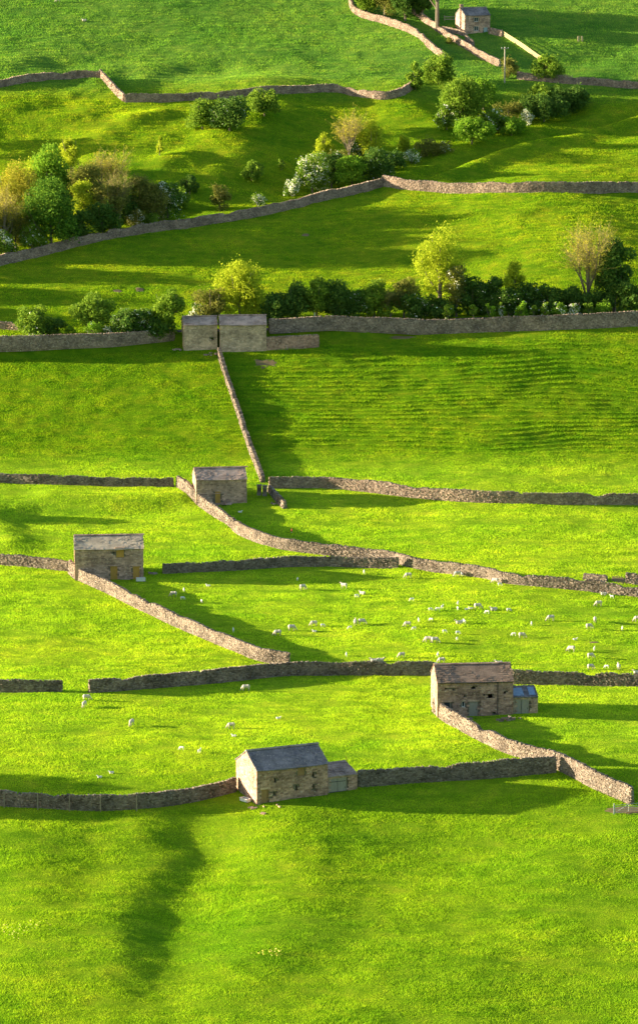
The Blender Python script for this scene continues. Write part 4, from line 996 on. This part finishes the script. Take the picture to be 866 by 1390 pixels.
bpy.data.objects.remove(bpy.data.objects['tmp'])
p = at(473, 1062); rt = MB().bar((0, 0, 1.2), (-.35, .2, 2.5), .3, .06).bar((-.02, 0, -.2), (0, 0, 1.25), .12, .12).build('rusty_sheet', M['rust']); rt.location = p + np.array([0, 3.2, .35]); tag(rt, 'bent rusty strip standing behind the wooden lean-to', 'rusty metal')

# bare earth
def patch(px, py, rx_, ry_, mat, label, name='bare_earth', lift=.035):
    p = at(px, py); k = 28; V = [(0, 0, lift)]; Fq = []
    for r_ in (0.35, .7, 1.0):
        for j in range(k):
            a = 2*math.pi*j/k; w = r_*(1 + (.35*vn(np.array([math.cos(a)*2+px]), np.array([math.sin(a)*2+py]), .6, 3)[0]*2 if r_ > .5 else 0))
            x, y = math.cos(a)*rx_*w, math.sin(a)*ry_*w; V.append((x, y, hz(p[0]+x, p[1]+y) - p[2] + lift*(1.0 if r_ < 1 else -1.2)))
    for q in (0, 1):
        for j in range(k): Fq.append([1+q*k+j, 1+q*k+(j+1) % k, 1+(q+1)*k+(j+1) % k, 1+(q+1)*k+j])
    for j in range(0, k, 2): Fq.append([0, 1+j, 1+(j+1) % k, 1+(j+2) % k])
    o = mk(name, V, Fq, M[mat]); o.location = p; tag(o, label, 'ground', kind='structure')
    FOOT.append((np.array([[p[0]-rx_*.5, p[1]], [p[0]+rx_*.5, p[1]]]), min(rx_*.7, ry_*.9)))
patch(361, 493, 2.4, 2.6, 'mud', 'patch of bare earth below the right twin barn')
patch(852, 1100, 3.6, 1.5, 'mud', 'muddy ground in the gateway at the bottom right')
patch(190, 393, 1.1, 1.4, 'mud', 'worn earth scrape in the hill pasture'); patch(160, 395, 1.0, .9, 'mud', 'small earth scrape in the hill pasture')
patch(840, 787, 1.5, 2.5, 'mud', 'trodden earth in the wall gap at the right edge')
patch(415, 319, 1.0, .9, 'mud', 'small scrape of bare earth under the climbing wall'); patch(806, 872, .9, .5, 'mud', 'small muddy spot in the sheep field')
patch(545, 458, 3.0, .8, 'mud', 'worn earth at the foot of the lane retaining wall')

# ------------------------------------------------------------------ sheep
def sheep_mesh(name, pose, mats, lamb=False):
    import bmesh
    bm = bmesh.new()
    def ell(c, r, rot=None):
        m = Matrix.Translation(c) @ (rot or Matrix.Identity(4)) @ Matrix.Diagonal((*r, 1)); bmesh.ops.create_icosphere(bm, subdivisions=3, radius=1, matrix=m)
    def limb(a, b_, r0, r1):
        a = Vector(a); b_ = Vector(b_); q = (b_-a).to_track_quat('Z', 'Y').to_matrix().to_4x4()
        bmesh.ops.create_cone(bm, cap_ends=True, segments=10, radius1=r0, radius2=r1, depth=(b_-a).length, matrix=Matrix.Translation((a+b_)/2) @ q)
    lie = pose == 'lying'; dz = -.36 if lie else 0; fat = .8 if lamb else 1.0
    ell((0, 0, .68+dz), (.50, .25*fat, .25*fat)); ell((-.28, 0, .69+dz), (.27, .26*fat, .27*fat)); ell((.27, 0, .68+dz), (.25, .235*fat, .265*fat))
    ell((-.50, 0, .66+dz), (.07, .06, .14))
    if pose == 'grazing':
        limb((.40, 0, .68), (.66, 0, .34), .16, .10); hd = (.74, 0, .20); rot = Matrix.Rotation(R(62), 4, 'Y')
    elif pose == 'standing':
        limb((.38, 0, .74), (.56, 0, .98), .16, .10); hd = (.66, 0, 1.0); rot = Matrix.Rotation(R(22), 4, 'Y')
    else:
        limb((.36, 0, .40), (.54, 0, .60), .15, .10); hd = (.63, 0, .64); rot = Matrix.Rotation(R(18), 4, 'Y')
    ell(hd, (.15, .075, .085), rot)
    fwd = rot @ Vector((1, 0, 0)); ell(Vector(hd) + fwd*.11, (.075, .052, .055), rot)
    up = rot @ Vector((0, 0, 1))
    for s in (-1, 1): ell(Vector(hd) - fwd*.07 + up*.05 + Vector((0, s*.11, 0)), (.025, .07, .03))
    if lie:
        for s in (-1, 1): limb((.25, s*.14, .16), (.50, s*.13, .06), .07, .04); limb((-.30, s*.2, .16), (-.02, s*.27, .06), .09, .04)
    else:
        sp = .06
        for x, s, o_ in ((.30, 1, .05), (.30, -1, -.03), (-.34, 1, -.05), (-.34, -1, .04)):
            k = (x + (.02 if x > 0 else .05) + o_, s*.13, .30) if x > 0 else (x - .07 + o_, s*.14, .30)
            limb((x, s*.13, .60), k, .095 if x < 0 else .075, .042); limb(k, (x + o_, s*.13, 0), .040, .032)
            ell((x + o_ + .015, s*.13, .03), (.05, .035, .03))
    me = bpy.data.meshes.new(name); bm.to_mesh(me); bm.free()
    o = bpy.data.objects.new(name, me); COL.objects.link(o)
    md = o.modifiers.new('r', 'REMESH'); md.mode = 'VOXEL'; md.voxel_size = .024; md.use_smooth_shade = True
    dg = bpy.context.evaluated_depsgraph_get(); m2 = bpy.data.meshes.new_from_object(o.evaluated_get(dg), depsgraph=dg)
    bpy.data.objects.remove(o); n = len(m2.vertices); co = np.empty(n*3, np.float32); m2.vertices.foreach_get('co', co); co = co.reshape(-1, 3)
    w = vn(co[:, 0]*1.0 + co[:, 2], co[:, 1] + co[:, 2]*.5, .07, 3)*.03      # woolly unevenness
    body = (np.abs(co[:, 0]) < .48) & (co[:, 2] > (.42+dz)); co[body] *= (1 + w[body, None]); m2.vertices.foreach_set('co', co.ravel())
    m2.materials.clear()
    for m_ in mats: m2.materials.append(m_)
    hdv = np.array(hd); mi = []
    for pl in m2.polygons:
        c = pl.center; f_ = (c.x-hdv[0])*fwd.x + (c.z-hdv[2])*fwd.z
        mi.append(1 if (c.x > .45 and f_ > -.02) or (not lie and c.z < .28 and abs(c.x) < .5) else 0)
    m2.polygons.foreach_set('material_index', mi); m2.update(); m2.name = name
    return m2
SM = {}
for ps in ('grazing', 'standing', 'lying'):
    SM[ps, 0] = sheep_mesh('sheep', ps, [M['fleece'], M['face']]); SM[ps, 1] = sheep_mesh('lamb', ps, [M['lambwool'], M['lambwool']], True)
SM['standing', 2] = sheep_mesh('lamb', 'standing', [M['redmark'], M['lambwool']], True)
# x, y of the feet, pose, heading in degrees (0 = facing right), lamb?, label
S_ = [
 (494, 779, 'standing', 90, 1, 'lamb standing close under the dark wall, near its middle'),
 (554, 785, 'grazing', 180, 0, 'lone ewe just below the junction of the dark and winding walls'),
 (621, 783, 'grazing', 200, 0, 'ewe of the touching pair below the winding wall, left one'),
 (627, 782, 'standing', 100, 1, 'lamb of the touching pair below the winding wall, right one'),
 (672, 792, 'grazing', 160, 0, 'ewe against the winding wall, farther of two touching sheep'),
 (678, 795, 'grazing', 20, 1, 'lamb against the winding wall, nearer of two touching sheep'),
 (467, 799, 'standing', 150, 0, 'ewe standing in the upper left of the big flock, alone'),
 (484, 811, 'grazing', 30, 1, 'lamb grazing beside a lying white sheep in the upper left of the flock'),
 (492, 807, 'lying', 160, 0, 'stretched white sheep lying in the upper left of the flock'),
 (559, 816, 'grazing', 190, 1, 'lamb alone in the upper centre of the flock'),
 (584, 829, 'grazing', 10, 1, 'first lamb of the upper row of three, on the left'),
 (594, 829, 'grazing', 170, 1, 'middle lamb of the upper row of three'),
 (600, 826, 'standing', 60, 1, 'upper right lamb of the row of three'),
 (621, 821, 'standing', 80, 1, 'farther lamb of the stacked pair in the flock centre'),
 (621, 828, 'grazing', 100, 1, 'nearer lamb of the stacked pair in the flock centre'),
 (633, 828, 'lying', 0, 1, 'lamb lying at the left of the tight row beside the large ewe'),
 (639, 827, 'lying', 180, 1, 'lamb between the lying lamb and the large ewe'),
 (648, 827, 'grazing', 10, 0, 'large ewe at the right of the tight row in the flock centre'),
 (661, 833, 'grazing', 160, 1, 'lamb below and left of the flat lying sheep'),
 (670, 829, 'lying', 180, 0, 'flat lying sheep right of the large ewe'),
 (690, 830, 'grazing', 10, 1, 'lamb grazing at the right end of the centre row'),
 (438, 851, 'grazing', 10, 1, 'lamb right of the big shadow, beside a ewe'),
 (426, 850, 'grazing', 190, 0, 'ewe in the light just outside the diagonal shadow edge'),
 (427, 858, 'lying', 180, 1, 'lamb lying just below the ewe outside the diagonal shadow'),
 (475, 854, 'grazing', 200, 1, 'lowest lamb of the three beside each other, left of centre'),
 (482, 849, 'standing', 80, 0, 'middle ewe of the three beside each other, left of centre'),
 (491, 848, 'grazing', 10, 0, 'right hand ewe of the three beside each other, left of centre'),
 (553, 851, 'grazing', 185, 0, 'big ewe touching a lamb at the flock centre left'),
 (562, 855, 'grazing', 195, 1, 'lamb below the big ewe at the flock centre left'),
 (568, 844, 'standing', 90, 1, 'small upright lamb above the big ewe'),
 (585, 843, 'grazing', 160, 1, 'lamb alone between the upper row and the lying pair'),
 (603, 859, 'grazing', 20, 1, 'lamb alone above the pair of big ewes'),
 (623, 847, 'lying', 180, 0, 'lying sheep at the left of the huddle of three'),
 (627, 844, 'lying', 30, 1, 'farther lamb in the huddle of three'),
 (630, 846, 'standing', 120, 1, 'right hand lamb in the huddle of three'),
 (621, 861, 'grazing', 10, 1, 'farther lamb of the pair below the huddle'),
 (620, 869, 'grazing', 80, 1, 'nearer lamb of the pair below the huddle, seen end on'),
 (581, 872, 'grazing', 180, 0, 'left one of the two big ewes side by side'),
 (590, 873, 'grazing', 0, 0, 'right one of the two big ewes side by side'),
 (470, 891, 'standing', 90, 1, 'tiny lamb near the dark wall, by the tip of the big shadow'),
 (508, 899, 'lying', 180, 0, 'left one of two sheep lying along the dark wall'),
 (516, 898, 'lying', 0, 0, 'right one of two sheep lying along the dark wall'),
 (545, 893, 'grazing', 190, 0, 'ewe between the lying pair and the brown roofed barn'),
 (594, 891, 'standing', 80, 1, 'lamb above the ridge end of the brown roofed barn'),
 (599, 900, 'grazing', 180, 0, 'sheep right behind the left ridge end of the brown roof'),
 (591, 902, 'lying', 180, 1, 'lamb lying behind the wall left of the brown roof'),
 (677, 902, 'lying', 180, 0, 'sheep just behind the right part of the brown roof'),
 (697, 863, 'grazing', 170, 1, 'lamb left of the broad ewe, right of centre'),
 (708, 866, 'grazing', 5, 0, 'broad ewe with a lamb at its left, right of centre'),
 (721, 849, 'standing', 90, 1, 'upright lamb alone, right of centre'),
 (747, 843, 'grazing', 190, 0, 'ewe alone with its head down, right of the upright lamb'),
 (799, 854, 'grazing', 10, 0, 'ewe below another ewe on the right of the flock'),
 (807, 845, 'grazing', 80, 0, 'ewe seen end on, on the right of the flock'),
 (844, 856, 'standing', 90, 1, 'lamb near the right edge, standing'),
 (865, 844, 'grazing', 180, 0, 'sheep cut by the right edge of the picture'),
 (780, 869, 'lying', 10, 1, 'small lamb lying above the ewe on the lower right'),
 (775, 885, 'grazing', 160, 0, 'ewe facing away at the lower right, left of the muddy spot'),
 (806, 883, 'standing', 70, 1, 'lamb just below the small muddy spot'),
 (801, 894, 'grazing', 20, 0, 'ewe between the muddy spot and the dark wall'),
 (801, 909, 'grazing', 10, 0, 'ewe close to the right part of the dark wall, left of three'),
 (823, 907, 'grazing', 170, 1, 'lamb close to the right part of the dark wall, middle of three'),
 (839, 909, 'standing', 100, 0, 'upright ewe close to the right part of the dark wall'),
 (864, 915, 'lying', 180, 0, 'sheep lying by the dark wall at the right edge'),
 (812, 823, 'grazing', 190, 0, 'ewe below the sunlit winding wall on the right'),
 (819, 808, 'lying', 180, 0, 'sheep lying at the foot of the sunlit winding wall'),
 (830, 812, 'standing', 170, 1, 'lamb with head raised at the foot of the sunlit winding wall'),
 (236, 810, 'grazing', 180, 0, 'ewe in the shade nearest the grey barn'),
 (248, 814, 'grazing', 20, 1, 'lamb in the shade below right of the ewe by the grey barn'),
 (250, 803, 'standing', 90, 1, 'tiny lamb in the shade above the ewe by the grey barn'),
 (274, 818, 'grazing', 100, 1, 'lamb at the edge of the shade beyond the sunlit diagonal wall'),
 (283, 796, 'lying', 180, 1, 'lamb lying below the left part of the dark wall'),
 (404, 788, 'grazing', 90, 1, 'lamb close below the dark wall, above a brighter ewe'),
 (411, 801, 'grazing', 30, 0, 'bright ewe below the middle of the dark wall'),
 (317, 858, 'standing', 90, 1, 'lamb alone deep in the big shadow'),
 (377, 863, 'grazing', 180, 0, 'ewe on the border of the big shadow, alone'),
 (396, 856, 'grazing', 5, 0, 'ewe in the sun just right of the shadow border'),
 (334, 938, 'grazing', 190, 0, 'ewe just below the long dark wall in the lower meadow'),
 (378, 976, 'lying', 0, 1, 'tiny lamb lying far from the others in the lower meadow'),
 (115, 960, 'grazing', 250, 0, 'ewe in front of a second sheep by the field gateway'),
 (118, 951, 'grazing', 10, 0, 'farther sheep of the two by the field gateway'),
 (179, 985, 'grazing', 245, 0, 'ewe alone left of centre in the lower meadow, casting a long shadow'),
 (314, 989, 'grazing', 175, 0, 'ewe alone right of centre in the lower meadow'),
 (247, 1018, 'grazing', 170, 1, 'left lamb of the pair above the slate roofed barn'),
 (271, 1022, 'standing', 60, 1, 'right lamb of the pair above the slate roofed barn'),
 (152, 1050, 'lying', 180, 1, 'right one of two lambs lying low in the lower meadow'),
 (136, 1056, 'lying', 200, 1, 'left one of two lambs lying low in the lower meadow'),
 (318, 1000, 'lying', 180, 1, 'tiny white lamb lying below the right hand ewe of the lower meadow'),
 (115, 29, 'lying', 180, 0, 'pinkish white sheep lying in the top left field'),
 (79, 3, 'grazing', 180, 0, 'sheep cut by the top edge of the picture'),
 (326, 696, 'lying', 0, 1, 'white lamb in the shade below the small barn'),
 (396, 723, 'standing', 90, 2, 'lamb with a red mark in the shade left of the meadow'),
]
for px, py, ps, hd, lm, lab in S_:
    p = at(px, py); s = {0: 1.0, 1: .60, 2: .60}[lm] * random.uniform(.94, 1.06)
    o = bpy.data.objects.new('lamb' if lm else 'sheep', SM[ps, lm]); COL.objects.link(o)
    o.location = (p[0], p[1], p[2]-.01); o.scale = (s, s, s); o.rotation_euler = (0, 0, R(hd + random.uniform(-8, 8)))
    tag(o, lab, 'lamb' if lm else 'sheep', 'lambs in the meadows' if lm else 'sheep in the meadows')

# ------------------------------------------------------------------ grass
def foot_mask(x, y):
    bad = np.zeros(len(x), bool)
    for Q, w in FOOT:
        x0, y0 = Q.min(0)-w; x1, y1 = Q.max(0)+w; m = np.where((x > x0) & (x < x1) & (y > y0) & (y < y1))[0]
        if not len(m): continue
        xm, ym = x[m], y[m]; best = np.full(len(m), 1e9)
        for (ax, ay), (bx, by) in zip(Q[:-1], Q[1:]):
            ex, ey = bx-ax, by-ay; t = np.clip(((xm-ax)*ex+(ym-ay)*ey)/(ex*ex+ey*ey+1e-9), 0, 1); best = np.minimum(best, (xm-ax-t*ex)**2+(ym-ay-t*ey)**2)
        bad[m] |= best < w*w
    return bad | (np.abs(y - road_y(x)) < 1.9)
def grass(dens=1.0):
    Vs = []
    for Y0 in np.arange(405, 990, 5.0):
        hw = 433/F*Y0*1.03 + 7; d = np.interp(Y0, [405, 520, 660, 820, 990], [78, 56, 34, 20, 14])*dens
        n = int(2*hw*5*d); x = rng.uniform(-hw, hw, n); y = rng.uniform(Y0, Y0+5, n)
        ok = ~foot_mask(x, y); x = x[ok]; y = y[ok]; n = len(x); z = H(x, y)
        tall = np.clip(1 + 1.0*vn(x + y*.6, y*1.6, 1.7, 21) + 1.3*vn(x + y*.5, y*1.5, 6.5, 22), .4, 2.2)
        fr = treads(x, y); tz = ss(662, 672, y)*(1-ss(712, 730, y))*ss(-28, 0, x); tall *= 1 + tz*(np.where(fr > .72, .7, -.25))
        sz = np.interp(y, [405, 520, 660, 820, 990], [.115, .115, .12, .14, .16])
        h = sz*tall*rng.uniform(.7, 1.35, n); w = np.interp(y, [405, 600, 990], [.032, .045, .075])*rng.uniform(.6, 1.4, n)
        a = rng.uniform(0, math.pi, n); dx, dy = np.cos(a)*w, np.sin(a)*w
        lx = h*(rng.normal(.30, .35, n)); ly = h*rng.normal(0, .35, n)
        B = np.stack([np.stack([x-dx, y-dy, z-.04], 1), np.stack([x+dx, y+dy, z-.04], 1), np.stack([x+lx, y+ly, z+h], 1)], 1); Vs.append(B.reshape(-1, 3))
    V = np.vstack(Vs); o = mk('grass', V, np.arange(len(V)).reshape(-1, 3), M['grass'])
    tag(o, 'short green meadow grass covering the fields', 'grass', kind='stuff')
grass()
def stalks(px, py, rx_, ry_, n, mat, label, h=.35):
    p = at(px, py); x = rng.normal(0, rx_, n); y = rng.normal(0, ry_, n); z = H(p[0]+x, p[1]+y) - p[2]
    C = np.stack([x, y, z + rng.uniform(.1, h, n)], 1); V, Fq = leaves(C, np.full(n, .2)); o = mk('dry_stalks' if mat == 'deadgrass' else 'meadow_flowers', V, Fq, M[mat]); o.location = p
    tag(o, label, 'plants', kind='stuff')
stalks(28, 1262, 2.2, 1.3, 70, 'deadgrass', 'dry straw coloured stalks in the near meadow, lower left')
stalks(372, 1294, 1.2, .6, 40, 'flowers', 'pale yellow flowers in the near meadow')
stalks(330, 452, 2, 1, 5, 'deadgrass', 'few dry stalks behind the twin barns')
